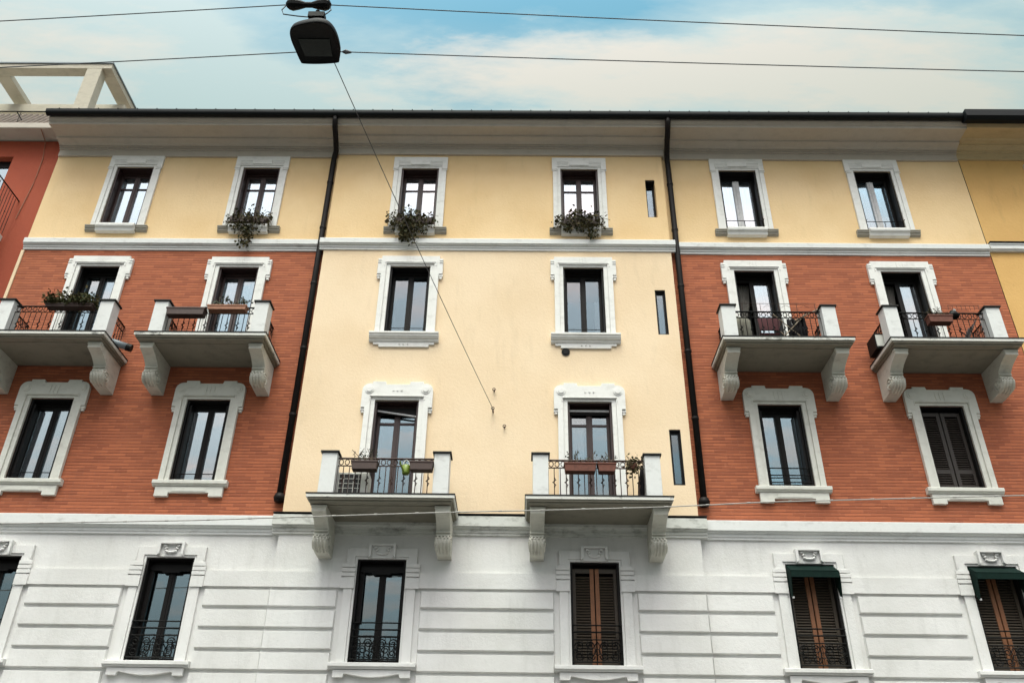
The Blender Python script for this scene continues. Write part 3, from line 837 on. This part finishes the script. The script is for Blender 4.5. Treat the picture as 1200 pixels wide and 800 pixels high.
rb = thing('apartment_building', (15, 16, 0), 'ochre yellow building at the right edge with tan cornice and black eaves', 'building')
yr = YS+.02
mb = MB()
x0, x1 = XR+.03, 24
hx0, hx1, hz0, hz1 = 12.52, 13.44, 14.6, 16.40
xs = [x0, hx0, hx1, x1]; zs = [0, hz0, hz1, 17.3]
for i in range(3):
    for j in range(3):
        if i == 1 and j == 1: continue
        mb.face([(xs[i],yr,zs[j]),(xs[i+1],yr,zs[j]),(xs[i+1],yr,zs[j+1]),(xs[i],yr,zs[j+1])])
mb.face([(hx1,yr,hz0),(hx1,yr+.3,hz0),(hx1,yr+.3,hz1),(hx1,yr,hz1)]); mb.face([(hx0,yr,hz0),(hx0,yr,hz1),(hx0,yr+.3,hz1),(hx0,yr+.3,hz0)])
mb.face([(hx0,yr,hz1),(hx1,yr,hz1),(hx1,yr+.3,hz1),(hx0,yr+.3,hz1)]); mb.face([(hx0,yr+1,hz0),(hx1,yr+1,hz0),(hx1,yr+1,hz1),(hx0,yr+1,hz1)], 1)
mb.face([(x1,yr,0),(x1,27,0),(x1,27,17.3),(x1,yr,17.3)]); mb.face([(x0,27,0),(x0,27,17.3),(x1,27,17.3),(x1,27,0)])
part(mb, 'wall', ['ochre', 'room'], rb)
mb = MB(); arch(mb, 12.98, 14.5, 16.40, .455, .66, .3, yr-.06, yr); w = part(mb, 'window', 'trim', rb)
mb = MB(); mb.box(hx0+.002,hx1-.002,yr+.2,yr+.22,hz0,hz1); mb.build('pane', 'glass', w)
mb = MB(); d = yr
mb.extx([(d+.01,16.86),(d-.05,16.86),(d-.05,17.05),(d-.09,17.06),(d-.09,17.09),(d-.14,17.10),(d-.20,17.15),(d-.24,17.16),(d-.24,17.2),(d-.36,17.21),(d-.40,17.235),(15.42,17.235),(15.42,17.20),(15.36,17.20),(15.30,17.30),(15.30,17.36),(d+.01,17.36)], XR-.02, 24)
part(mb, 'cornice', 'cornice_tan', rb, bevel=.003)
mb = MB(); mb.extx([(15.29,17.30),(15.20,17.18),(15.08,17.18),(15.0,17.26),(15.0,17.46),(15.29,17.46)], XR-.16, 24); part(mb, 'gutter', 'gutter', rb)
mb = MB(); mb.extx([(15.3,17.365),(15.3,17.45),(21.5,19.2),(27.3,17.5),(27.3,17.365)], XR+.02, 24); part(mb, 'roof', 'tile', rb)
mb = MB(); z = 14.20; y = yr
mb.extx([(y+.01,z+.03),(y-.11,z),(y-.11,z-.02),(y-.09,z-.025),(y-.09,z-.14),(y-.06,z-.15),(y-.06,z-.18),(y+.01,z-.19)], x0, 24, 0)
part(mb, 'string_course', 'ledge', rb)
mb = MB(); mb.box(x0, 24, y-.13, y-.003, z+.032, z+.045); part(mb, 'ledge_flashing', 'flash', rb)

# ------------------------------------------------------------------ plants
def foliage(mb, n, fn, size, m=0, droop=0):
    for _ in range(n): mb.leaf(fn(), size*random.uniform(.6, 1.2), m, droop)

def window_plant(x, y, z0, label, tails, wid, bulge, n=650):
    t = thing('flower_box', (x, y-.10, z0), label, 'flower box', 'planted boxes on the top floor sills')
    mb = MB(); mb.prism([(x-.42,z0+.01),(x+.42,z0+.01),(x+.45,z0+.17),(x-.45,z0+.17)], y-.20, y-.03); mb.build('planter', 'brownbox', t, bevel=.006)
    mb = MB()
    def body():
        u = random.gauss(0, .42); u = max(-1, min(1, u*1.2))
        return (x+bulge+u*wid, y-.14+random.gauss(0, .075), z0+.12+random.gauss(0, .13)*(1.1-.4*abs(u)))
    foliage(mb, n, body, .085, 0)
    for tx, dz, k in tails:
        def tl():
            q = random.random()**1.25
            return (x+tx+random.gauss(0, .17*(1-.75*q)), y-.19+random.gauss(0, .05), z0+.05-dz*q)
        foliage(mb, k, tl, .08, 0, .9)
    for _ in range(26):          # bare stems
        sx = x+bulge+random.uniform(-wid, wid)*.75; a = random.gauss(0, .2)
        mb.tube([(sx,y-.14,z0+.1),(sx+a*.4,y-.22,z0+.2),(sx+a,y-.26,z0+random.uniform(-.25,.28))], .006, 4, 1)
    mb.build('foliage', ['leaf_dark', 'twig'], t)
window_plant(-6.43*S, YS, fz(14.50), 'dark plant trailing a long tail down over the brick, left of the left drainpipe', [(0.02, .70, 230), (.05, .95, 60), (-.22, .3, 100)], .52, 0)
window_plant(-2.53, YC, 14.50, 'thick dark plant heaped on a sill where the thin lamp wire passes', [(-.22, .52, 420), (-.05, .62, 160), (.2, .28, 100)], .52, -.12, 800)
window_plant(1.35, YC, 14.50, 'flat dark plant with a short tail on the sill beside the topmost slit window', [(.24, .42, 190), (-.3, .22, 140), (0, .2, 120)], .55, -.03, 800)

def rail_box(x0, x1, y, z, mat, name='planter', h=.17, parent=None):
    mb = MB(); mb.prism([(x0+.02,z),(x1-.02,z),(x1,z+h),(x0,z+h)], y-.20, y-.02)
    mb.box(x0-.008, x1+.008, y-.21, y-.01, z+h-.03, z+h+.004)
    for xx in (x0+.1, x1-.1): mb.tube([(xx,y-.01,z+h),(xx,y+.03,z+h+.02),(xx,y+.04,z+h-.03)], .008, 4)
    return mb.build(name, mat, parent, bevel=.004)

def planter(x0, x1, bal, mat, label, group, leaves=None, n=0, dz=0.0, size=.07, spread=(.05, .08), twigs=0, h=.17):
    yy, zz = bal[1]-.025, bal[3]-.13-h+dz
    t = thing('flower_box', ((x0+x1)/2, yy-.1, zz), label, 'flower box', group)
    rail_box(x0, x1, yy, zz, mat, parent=t, h=h)
    if n or twigs:
        mb = MB()
        def f(): return (random.uniform(x0, x1), yy-.11+random.gauss(0, spread[0]), zz+h+abs(random.gauss(0, spread[1])))
        foliage(mb, n, f, size)
        for _ in range(twigs):
            px = random.uniform(x0+.03, x1-.03); a = random.gauss(0, .05); hh = random.uniform(.1, .3)
            mb.tube([(px,yy-.11,zz+h-.03),(px+a*.5,yy-.11,zz+h+hh*.5),(px+a*1.5,yy-.12+random.gauss(0,.02),zz+h+hh)], .006, 4, 1)
            for _ in range(5 if leaves else 1): mb.leaf((px+a*1.2+random.gauss(0,.03), yy-.11, zz+h+hh*random.uniform(.4,1)), size)
        mb.build('foliage', [leaves or 'leaf_sage', 'twig'], t)
    return t
G = 'flower boxes hung on balcony railings'
# left red wing, outer balcony: mound of green over its box
t = planter(-10.02, -9.02, BAL['B1'], 'brownbox', 'dark box overgrown with a wide green mound on the far left balcony railing', G, 'leaf_green', 1700, .07, .075, (.11, .11), h=.08)
planter(-6.60, -5.78, BAL['B2'], 'terra_pale', 'pale terracotta box with thin sprigs on the balcony left of the left drainpipe', G, 'leaf_sage', 20, .06, .06, (.04, .05), 26, .11)
planter(-7.44, -6.64, BAL['B2'], 'brownbox', 'long dark brown box without plants, left of the pale terracotta box', G, None, 0, -.01)
planter(-3.17, -2.68, BAL['B3'], 'brownbox', 'brown box with dry twigs above the air conditioner on the cream wall balcony', G, 'leaf_sage', 0, 0, .04, (.04, .05), 14)
planter(-2.08, -1.64, BAL['B3'], 'brownbox', 'short brown box next to the hanging green can', G, None, 0, 0)
planter(.80, 1.39, BAL['B4'], 'terra', 'longer red brown box in the middle of the balcony beside the lowest slit window', G, 'leaf_sage', 0, 0, .04, (.04, .05), 10)
planter(1.42, 1.76, BAL['B4'], 'terra', 'shorter red brown box between the longer one and the straggly plant', G, 'leaf_sage', 0, 0, .04, (.04, .05), 5)
planter(8.38, 8.88, BAL['B6'], 'terra', 'terracotta box at the rail of the far right balcony beside the white lantern', G, 'leaf_dark', 30, -.05, .05, (.05, .05), 6)

# straggly plant hung on the rail (right cream balcony)
b = BAL['B4']
t = thing('hanging_plant', (2.09, b[1]-.08, b[3]-.34), 'straggly brown hanging plant at the right end of the cream wall railing', 'plant')
mb = MB(); mb.tube([(2.09,b[1]-.08,b[3]-.20),(2.09,b[1]-.08,b[3]-.10)], [.06,.085], 10); mb.build('pot', 'terra', t)
mb = MB()
foliage(mb, 170, lambda: (2.09+random.gauss(0,.075), b[1]-.09+random.gauss(0,.06), b[3]-.12+random.gauss(0,.10)), .07)
for _ in range(16):
    a = random.gauss(0,.1); mb.tube([(2.09,b[1]-.08,b[3]-.1),(2.09+a,b[1]-.12,b[3]-.08),(2.09+a*1.5,b[1]-.13,b[3]-.1+random.uniform(-.2,.14))], .005, 4, 1)
mb.build('foliage', ['leaf_dark', 'twig'], t)

# green can on the left cream balcony
b = BAL['B3']; x = -2.16; y = b[1]-.07; z = b[3]-.34
t = thing('watering_can', (x, y, z), 'bright green plastic can hooked on the railing between two brown boxes', 'can')
mb = MB(); mb.tube([(x,y,z),(x,y,z+.03),(x,y,z+.17),(x,y,z+.18)], [.062,.07,.075,.06], 14); mb.build('body', 'can', t, smooth=True)
mb = MB(); mb.tube([(x-.06,y,z+.17),(x-.05,y,z+.25),(x,y,z+.29),(x+.05,y,z+.25),(x+.06,y,z+.17)], .009, 6); mb.build('handle', 'ac', t)
mb = MB(); mb.tube([(x-.04,y-.05,z+.05),(x-.08,y-.12,z+.13),(x-.10,y-.16,z+.2)], [.022,.014,.012], 8); mb.build('spout', 'can', t)

# air conditioner
x0, x1 = -3.42, -3.10; z = b[2]; y0 = b[1]+.14
t = thing('air_conditioner', (-3.25, y0+.2, z), 'white outdoor air conditioner standing at the left end of a cream wall balcony', 'air conditioner')
mb = MB(); mb.box(x0-.05, x1+.22, y0, y0+.32, z+.06, z+.62); mb.build('casing', 'ac', t, bevel=.015)
mb = MB(); mb.box(x0-.02, x1+.06, y0-.008, y0-.001, z+.10, z+.585, 0)
for k in range(6): mb.box(x0-.02, x1+.06, y0-.020, y0-.0085, z+.10+k*.094, z+.113+k*.094, 1)
for k in range(5): mb.box(x0-.02+k*.092, x0-.007+k*.092, y0-.030, y0-.0205, z+.10, z+.585, 1)
mb.build('fan_grille', ['acdark', 'ac'], t)
mb = MB(); mb.box(x0, x0+.05, y0+.02, y0+.3, z, z+.0595); mb.box(x1+.1, x1+.15, y0+.02, y0+.3, z, z+.0595); mb.build('foot', 'acdark', t)

# folded parasol cloth behind the right post of the other cream balcony
b = BAL['B4']
mb = MB(); mb.tube([(2.22,b[1]+.16,b[2]+.02),(2.26,b[1]+.14,b[2]+.4),(2.29,b[1]+.12,b[2]+.8)], [.05,.075,.03], 8)
tag(mb.build('folded_parasol', 'cloth_dark', smooth=True), 'dark folded parasol leaning behind the post of the cream balcony nearest the slit windows', 'parasol')

# far-left balcony: grey canister poking out, dark crate behind the rail
b = BAL['B1']
t = thing('canister', (-8.42, 15.62, 10.95), 'grey blue canister with a black end sticking out of the far left balcony side', 'canister')
mb = MB(); mb.tube([(-8.70,15.55,11.07),(-8.66,15.55,11.06),(-8.32,15.62,10.97)], [.06,.075,.075], 12); mb.build('body', 'canister', t, smooth=True)
mb = MB(); mb.tube([(-8.319,15.62,10.97),(-8.22,15.64,10.945)], [.085,.08], 12); mb.build('end_cap', 'iron', t)
mb = MB()
for k in range(5): mb.box(-10.68, -10.30, 15.62+.0, 15.64, b[2]+.02+k*.09, b[2]+.09+k*.09)
mb.box(-10.68, -10.64, 15.641, 15.95, b[2], b[2]+.46); mb.box(-10.34, -10.30, 15.641, 15.95, b[2], b[2]+.46); mb.box(-10.639,-10.341,15.641,15.95,b[2]+.003,b[2]+.02)
tag(mb.build('crate', 'cloth_dark'), 'black slatted crate in the left corner of the far left balcony', 'crate')

# balcony with chair and drying rack
b = BAL['B5']; z = b[2]
t = thing('chair', (5.2, 15.62, z), 'maroon backed chair behind the railing of the balcony with the drying rack', 'chair')
mb = MB(); mb.prism([(5.0,z+.50),(5.42,z+.50),(5.44,z+.80),(4.98,z+.80)], 15.50, 15.53); mb.build('backrest', 'cloth_red', t, bevel=.008)
mb = MB(); mb.box(5.0, 5.42, 15.54, 15.92, z+.42, z+.46); mb.build('seat', 'cloth_red', t, bevel=.008)
for xx, yy in ((5.01,15.515),(5.41,15.515),(5.02,15.9),(5.40,15.9)):
    mb = MB(); mb.bar((xx,yy,z),(xx,yy,z+(.42 if yy > 15.6 else .82)), .012); mb.build('leg', 'iron', t)
t = thing('drying_rack', (5.75, 15.6, z), 'wooden drying rack with crossed poles hung with black laundry', 'drying rack')
mb = MB()
for yy in (15.42, 15.75):
    mb.bar((5.28,yy,z+.12),(5.98,yy,z+.86), .014); mb.bar((5.98,yy,z+.10),(5.30,yy,z+.84), .014)
for xx, zz in ((5.98,.86),(5.30,.84),(5.80,.67),(5.46,.67)): mb.bar((xx,15.40,z+zz),(xx,15.78,z+zz), .010)
mb.build('frame', 'wood', t)
for xx, w, zt, hh in ((5.68,.16,.74,.55),(5.88,.12,.78,.60)):
    mb = MB()
    for k in range(5): mb.tube([(xx-w/2+k*w/4,15.46+.02*math.sin(k*2),z+zt),(xx-w/2+k*w/4,15.45+.02*math.cos(k*2),z+zt-hh*.5),(xx-w/2+k*w/4+.01,15.46,z+zt-hh)], [.03,.035,.028], 6)
    mb.build('laundry', 'cloth_dark', t, smooth=True)
mb = MB()
for k in range(9): mb.tube([(4.50+k*.035,15.45+.02*math.sin(k*1.7),z+.80-.01*k),(4.50+k*.035,15.46+.015*math.cos(k*2.3),z+.45),(4.51+k*.035,15.46,z+.08)], [.025,.03,.026], 6)
tag(mb.build('hanging_cloth', 'cloth_grey', smooth=True), 'grey cloth hanging inside the rail beside the maroon chair', 'cloth')
mb = MB(); mb.bar((5.72,15.45,z+.70),(6.24,15.30,z+.92), .013)
tag(mb.build('stick', 'wood'), 'pale wooden stick resting across the rail beside the right post of the drying rack balcony', 'stick')
mb = MB()
for zz in (0,): mb.bar((4.55,15.2,b[3]+.13),(6.15,15.2,b[3]+.13), .006); 
for k in range(5): mb.bar((4.6+k*.38,15.2,b[3]-.05),(4.6+k*.38,15.2,b[3]+.13), .006)
for k in range(4): mb.tube([(4.66+k*.38,15.2,b[3]+.03),(4.75+k*.38,15.2,b[3]+.09),(4.86+k*.38,15.2,b[3]+.03)], .004, 4)
tag(mb.build('trellis', 'rust'), 'thin low wire trellis standing above the railing of the drying rack balcony', 'trellis')

# far-right balcony
b = BAL['B6']; z = b[2]
t = thing('lantern', (9.0, b[1]-.06, b[3]-.14), 'small dark lantern with a white globe on the far right balcony rail', 'lantern')
mb = MB(); mb.tube([(9.0,b[1]-.06,b[3]-.14),(9.0,b[1]-.06,b[3]-.10),(9.0,b[1]-.06,b[3]+.02)], [.10,.12,.05], 10); mb.build('bowl', 'iron', t)
mb = MB(); mb.tube([(9.0,b[1]-.13,b[3]-.04),(9.0,b[1]-.14,b[3]-.01),(9.0,b[1]-.13,b[3]+.02)], [.02,.032,.018], 10); mb.build('globe', 'whitewood', t, smooth=True)
mb = MB()
for k in range(8): mb.bar((8.90+k*.09,15.2,b[3]),(8.90+k*.09,15.2,b[3]+.12), .005)
mb.bar((8.90,15.2,b[3]+.12),(9.55,15.2,b[3]+.12), .006)
tag(mb.build('trellis', 'rust'), 'thin wire trellis above the rail on the far right balcony', 'trellis')
t = thing('crate', (7.45, 15.75, 11.02), 'dark crate with a white front hung outside the far right balcony', 'crate')
mb = MB(); mb.box(7.38, 7.60, 15.56, 15.98, 11.05, 11.42); mb.build('body', 'iron', t, bevel=.01)
mb = MB(); mb.box(7.40, 7.58, 15.545, 15.558, 11.10, 11.37); mb.build('front_panel', 'ac', t)
for k in range(3): pass
t = thing('deck_chair', (9.4, 15.6, z), 'dark folded deck chair at the right end of the far right balcony', 'chair')
mb = MB()
for s in (0, .34): mb.bar((9.12,15.45+s,z+.02),(9.58,15.5+s,z+.80), .016); mb.bar((9.55,15.45+s,z+.02),(9.2,15.5+s,z+.5), .014)
mb.build('frame', 'rust', t)
mb = MB(); mb.face([(9.14,15.48,z+.06),(9.56,15.52,z+.77),(9.56,15.84,z+.77),(9.14,15.8,z+.06)]); mb.face([(9.15,15.48,z+.05),(9.15,15.8,z+.05),(9.57,15.84,z+.76),(9.57,15.52,z+.76)]); mb.build('canvas', 'cloth_dark', t)
mb = MB(); mb.tube([(8.14,15.5,z),(8.14,15.5,z+.03),(8.14,15.5,z+.22),(8.14,15.5,z+.24)], [.10,.11,.14,.14], 14)
tag(mb.build('pot', 'ac', smooth=True), 'pale round pot on the floor of the far right balcony', 'pot')

# plant on the red neighbour's balcony
t = thing('potted_plant', (-12.7, 15.6, 14.3), 'dark bushy plant on the red building balcony at the left edge', 'plant')
mb = MB(); mb.tube([(-12.7,15.6,14.305),(-12.7,15.6,14.52)], [.13,.17], 12); mb.build('pot', 'terra', t)
mb = MB(); foliage(mb, 420, lambda: (-12.62+random.gauss(0,.14), 15.6+random.gauss(0,.16), 14.70+random.gauss(0,.16)), .10); mb.build('foliage', ['leaf_dark'], t)

# ------------------------------------------------------------------ street lamp on its span wires
LX, LY, LZ = -2.56, 7.03, 10.17
t = thing('street_lamp', (LX, LY, LZ), 'black street lamp hanging from the overhead wires', 'street lamp')
out = [(-2.46,6.79),(-2.62,6.815),(-2.75,6.86),(-2.815,6.93),(-2.83,7.05),(-2.81,7.22),(-2.785,7.38),(-2.75,7.415),(-2.55,7.42),(-2.33,7.40),(-2.295,7.36),(-2.255,7.2),(-2.26,7.02),(-2.29,6.90),(-2.35,6.82)]
cx, cy = -2.55, 7.12
def smooth_loop(P, k=3):
    Q = []
    for i in range(len(P)):
        p0, p1, p2, p3 = (Vector(P[(i+j-1) % len(P)]) for j in range(4))
        for q in range(k):
            t_ = q/k
            Q.append(tuple(.5*(2*p1+(p2-p0)*t_+(2*p0-5*p1+4*p2-p3)*t_*t_+(3*p1-p0-3*p2+p3)*t_**3)))
    return Q
out = smooth_loop(out)
def lay(k, z): return [(cx+(x-cx)*k, cy+(y-cy)*k, z) for x, y in out]
mb = MB(); L = [lay(.92,LZ+.012), lay(.96,LZ+.002), lay(.985,LZ), lay(1.0,LZ+.015), lay(1.0,LZ+.045), lay(.97,LZ+.085), lay(.91,LZ+.115), lay(.80,LZ+.145), lay(.62,LZ+.168), lay(.4,LZ+.185), lay(.15,LZ+.19)]
n = len(out)
for r in L: mb.v += r
for a in range(len(L)-1):
    for q in range(n):
        w = (q+1) % n; mb.f.append((a*n+q, (a+1)*n+q, (a+1)*n+w, a*n+w)); mb.m.append(0)
mb.f.append(tuple(range(n))); mb.m.append(0)
e = (len(L)-1)*n; mb.f.append(tuple(e+q for q in range(n-1,-1,-1))); mb.m.append(0)
mb.build('housing', 'lamp', t, smooth=True)
mb = MB(); mb.prism([(0,0),(1,0),(1,1),(0,1)], 0, 1) if False else None
P = [(-2.74,7.04),(-2.36,7.04),(-2.37,7.30),(-2.71,7.30)]
mb.face([(x,y,LZ+.004) for x, y in P][::-1]); mb.face([(x,y,LZ+.011) for x, y in P])
for q in range(4):
    w = (q+1) % 4; mb.face([(*P[q],LZ+.004),(*P[w],LZ+.004),(*P[w],LZ+.011),(*P[q],LZ+.011)])
mb.build('lens', 'lens', t)
mb = MB(); mb.tube([(LX,LY,LZ+.18),(LX,LY,LZ+.26),(LX,LY,LZ+.50)], [.05,.03,.03], 8); mb.box(LX-.10, LX+.10, LY-.05, LY+.05, LZ+.36, LZ+.44)
mb.build('stem', 'lamp', t)
mb = MB()
zc = 10.76
mb.tube([(-2.96,7,zc-.01),(-2.93,7,zc),(-2.88,7,zc),(-2.80,7,zc),(-2.72,7,zc-.005),(-2.64,7,zc-.005),(-2.56,7,zc),(-2.48,7,zc),(-2.43,7,zc),(-2.41,7,zc-.01)], [.025,.06,.075,.06,.035,.035,.06,.075,.06,.025], 10)
mb.build('clamp', 'lamp', t)
mb = MB()
mb.tube([(-2.95,7,zc),(-3.0,7,10.66),(-2.97,7.0,10.58),(-2.8,7.02,10.57),(-2.62,7.03,10.56)], .008, 5)
mb.tube([(-2.42,7,zc),(-2.39,7,10.66),(-2.43,7,10.60),(-2.52,7.03,10.56)], .008, 5)
mb.tube([(-2.50,7,10.60),(-2.47,7.04,10.45),(-2.45,7.1,10.33)], .007, 5)
mb.build('feed_cable', 'cable', t)

def sag(mb, pts, r, n=24):
    out_ = []
    for a, b, s in pts:
        a = Vector(a); b = Vector(b)
        for k in range(n+1):
            q = k/n; p = a.lerp(b, q); p.z -= s*4*q*(1-q); out_.append(p)
    mb.tube(out_, r, 6)
mb = MB(); sag(mb, [((-34,7,9.1),(-2.95,7,zc-.005),.35),((-2.41,7,zc-.005),(34,7,9.74),.40)], .0068)
tag(mb.build('overhead_cable', 'cable'), 'upper of the two dark cables strung across the sky and clamped above the lamp', 'cable', 'overhead cables in the sky')
mb = MB(); sag(mb, [((-34,7.02,8.4),(-2.80,7.25,10.19),.30),((-2.26,7.25,10.20),(34,7.02,9.60),.32)], .0068); mb.tube([(-2.24,7.25,10.2),(-2.20,7.25,10.2),(-2.13,7.25,10.19)], [.012,.03,.012], 8)
tag(mb.build('overhead_cable', 'cable'), 'lower of the two dark cables strung across the sky, meeting the lamp at its middle', 'cable', 'overhead cables in the sky')
mb = MB(); sag(mb, [((-.59,15.82,9.70),(-2.40,7.30,10.22),.06)], .006)
tag(mb.build('guy_wire', 'cable'), 'thin wire running from the lamp down to a hook on the cream wall', 'wire')
mb = MB(); mb.tube([(-2.55,7.0,10.78),(-2.36,6.9,11.0),(-1.0,-6,13.0)], .0075, 6)
tag(mb.build('suspension_wire', 'cable'), 'short thin wire rising from the lamp clamp out of the top of the picture', 'wire')
mb = MB(); pts = [(-14,14.4,6.30),(-9.0,14.4,6.66),(-5.62,14.4,6.76),(-3.40,14.4,6.86),(-1.34,14.4,6.95),(.44,14.4,7.01),(2.51,14.4,7.09),(4.30,14.4,7.20),(8.77,14.4,7.37),(14,14.4,7.75)]
mb.tube(pts, .010, 6)
for k in range(26):
    x = -9+k*.72
    for (a, b) in zip(pts, pts[1:]):
        if a[0] <= x <= b[0]:
            q = (x-a[0])/(b[0]-a[0]); z = a[2]+(b[2]-a[2])*q
            mb.tube([(x-.03,14.4,z-.002),(x+.03,14.4,z+.002)], .016, 5)
tag(mb.build('facade_cable', 'cable_lt'), 'thin pale cable strung in front of the lower balconies and brick wings', 'cable')

# ------------------------------------------------------------------ street below (out of frame, bounces light)
mb = MB(); mb.face([(-700,-700,-.16),(700,-700,-.16),(700,700,-.16),(-700,700,-.16)]); struct(mb.build('ground', 'earth'))
mb = MB(); mb.face([(-120,-6,-.12),(120,-6,-.12),(120,12.8,-.12),(-120,12.8,-.12)]); struct(mb.build('road', 'asphalt'))
mb = MB(); mb.box(-120, 120, 12.8, 12.98, -.15, .01); struct(mb.build('kerb', 'kerbstone', bevel=.01))
mb = MB(); mb.box(-120, 120, 12.981, 16.2, -.15, 0); struct(mb.build('pavement', 'paving'))

# ------------------------------------------------------------------ sky and light
SUN_EL, SUN_AZ = 68, 188      # azimuth clockwise from +Y (behind the viewer, a little left)
wd = bpy.data.worlds.new('World'); sc.world = wd; wd.use_nodes = True
nt = wd.node_tree; nt.nodes.clear()
out_n = nt.nodes.new('ShaderNodeOutputWorld'); bg = nt.nodes.new('ShaderNodeBackground')
sky = nt.nodes.new('ShaderNodeTexSky'); sky.sky_type = 'NISHITA'; sky.sun_disc = False
sky.sun_elevation = R(SUN_EL); sky.sun_rotation = R(SUN_AZ); sky.air_density = 1.0; sky.dust_density = 1.0; sky.ozone_density = 1.0
tc = nt.nodes.new('ShaderNodeTexCoord')
sp = nt.nodes.new('ShaderNodeSeparateXYZ'); nt.links.new(tc.outputs['Generated'], sp.inputs[0])
def mth(op, a, b):
    n = nt.nodes.new('ShaderNodeMath'); n.operation = op
    for i, v in enumerate((a, b)):
        if hasattr(v, 'links'): nt.links.new(v, n.inputs[i])
        else: n.inputs[i].default_value = v
    return n.outputs[0]
den = mth('ADD', mth('MAXIMUM', sp.outputs[2], 0.0), .12)
cb = nt.nodes.new('ShaderNodeCombineXYZ')
nt.links.new(mth('DIVIDE', sp.outputs[0], den), cb.inputs[0]); nt.links.new(mth('DIVIDE', sp.outputs[1], den), cb.inputs[1])
mp = nt.nodes.new('ShaderNodeMapping'); mp.inputs['Rotation'].default_value = (0, 0, R(-32)); mp.inputs['Scale'].default_value = (1.1, 3.4, 1); mp.inputs['Location'].default_value = (3.1, .7, 0)
nt.links.new(cb.outputs[0], mp.inputs['Vector'])
n1 = noise(nt, mp.outputs[0], 1.0, 12, .62)
mp2 = nt.nodes.new('ShaderNodeMapping'); mp2.inputs['Location'].default_value = (7.3, 2.1, 0); nt.links.new(cb.outputs[0], mp2.inputs['Vector'])
n2 = noise(nt, mp2.outputs[0], 1.7, 4, .55)
cov = mth('ADD', mth('MULTIPLY', n1, .6), mth('MULTIPLY', n2, .4))
mask = ramp(nt, cov, .44, .56, .0, .9)
# thicker veil towards the horizon
veil = ramp(nt, sp.outputs[2], .785, .70, 0, .85)
mask2 = mth('MAXIMUM', mth('MINIMUM', mth('SUBTRACT', mth('ADD', mask, veil), mth('MULTIPLY', sp.outputs[0], .40)), 1.0), 0.0)
blue = mixrgb(nt, 1.0, sky.outputs[0], (1.9, 3.0, 2.2), 'MULTIPLY')
c = mixrgb(nt, mask2, blue, (5.8, 7.45, 7.4))
warm = ramp(nt, n1, .50, .60, 0, .9)
c = mixrgb(nt, warm, c, (8.2, 8.1, 7.2))
low = ramp(nt, sp.outputs[2], .0, .52, .36, 1.0)
lowc = nt.nodes.new('ShaderNodeCombineColor')
for k in range(3): nt.links.new(low, lowc.inputs[k])
c = mixrgb(nt, 1.0, c, lowc.outputs[0], 'MULTIPLY')
# brighter towards the veiled sun
az_, el_ = R(SUN_AZ), R(SUN_EL)
dt = nt.nodes.new('ShaderNodeVectorMath'); dt.operation = 'DOT_PRODUCT'; nt.links.new(tc.outputs['Generated'], dt.inputs[0])
dt.inputs[1].default_value = (math.sin(az_)*math.cos(el_), math.cos(az_)*math.cos(el_), math.sin(el_))
gl_ = mth('POWER', mth('MAXIMUM', dt.outputs['Value'], 0.0), 3.6)
glc = nt.nodes.new('ShaderNodeCombineColor')
for k in range(3): nt.links.new(mth('ADD', (.275, .300, .292)[k], mth('MULTIPLY', gl_, (2.45, 1.80, 1.96)[k])), glc.inputs[k])
c = mixrgb(nt, 1.0, c, glc.outputs[0], 'MULTIPLY')
nt.links.new(c, bg.inputs['Color']); bg.inputs['Strength'].default_value = .10
nt.links.new(bg.outputs[0], out_n.inputs[0])

sl = bpy.data.lights.new('sun', 'SUN'); sl.energy = .9; sl.angle = R(42); sl.color = (1.0, .895, .80)
so = bpy.data.objects.new('sun', sl); COL.objects.link(so)
az = R(SUN_AZ); el = R(SUN_EL)
d = Vector((math.sin(az)*math.cos(el), math.cos(az)*math.cos(el), math.sin(el)))
so.location = d*60; so.rotation_euler = (-d).to_track_quat('-Z', 'Y').to_euler()

# ------------------------------------------------------------------ camera
cam = bpy.data.cameras.new('camera'); co = bpy.data.objects.new('camera', cam); COL.objects.link(co)
cam.sensor_width = 36; cam.lens = 30.6; cam.clip_end = 3000; cam.clip_start = .05
th, ro, ya = .55011103, .01537679, .01395668
def ray(a, b):
    a, b = a*math.cos(ro)-b*math.sin(ro), a*math.sin(ro)+b*math.cos(ro)
    x = a; y = math.cos(th)-b*math.sin(th); z = math.sin(th)+b*math.cos(th)
    return Vector((x*math.cos(ya)-y*math.sin(ya), x*math.sin(ya)+y*math.cos(ya), z))
f0 = ray(0, 0); rx = ray(1, 0)-f0; uy = ray(0, 1)-f0
mw = Matrix((rx, uy, -f0)).transposed().to_4x4(); mw.translation = Vector((0, 0, 1.6))
co.matrix_world = mw
sc.camera = co

sc.view_settings.view_transform = 'Standard'; sc.view_settings.look = 'None'
sc.view_settings.exposure = 1.3; sc.view_settings.gamma = 1
sc.view_settings.use_curve_mapping = False
sc.cycles.max_bounces = 8
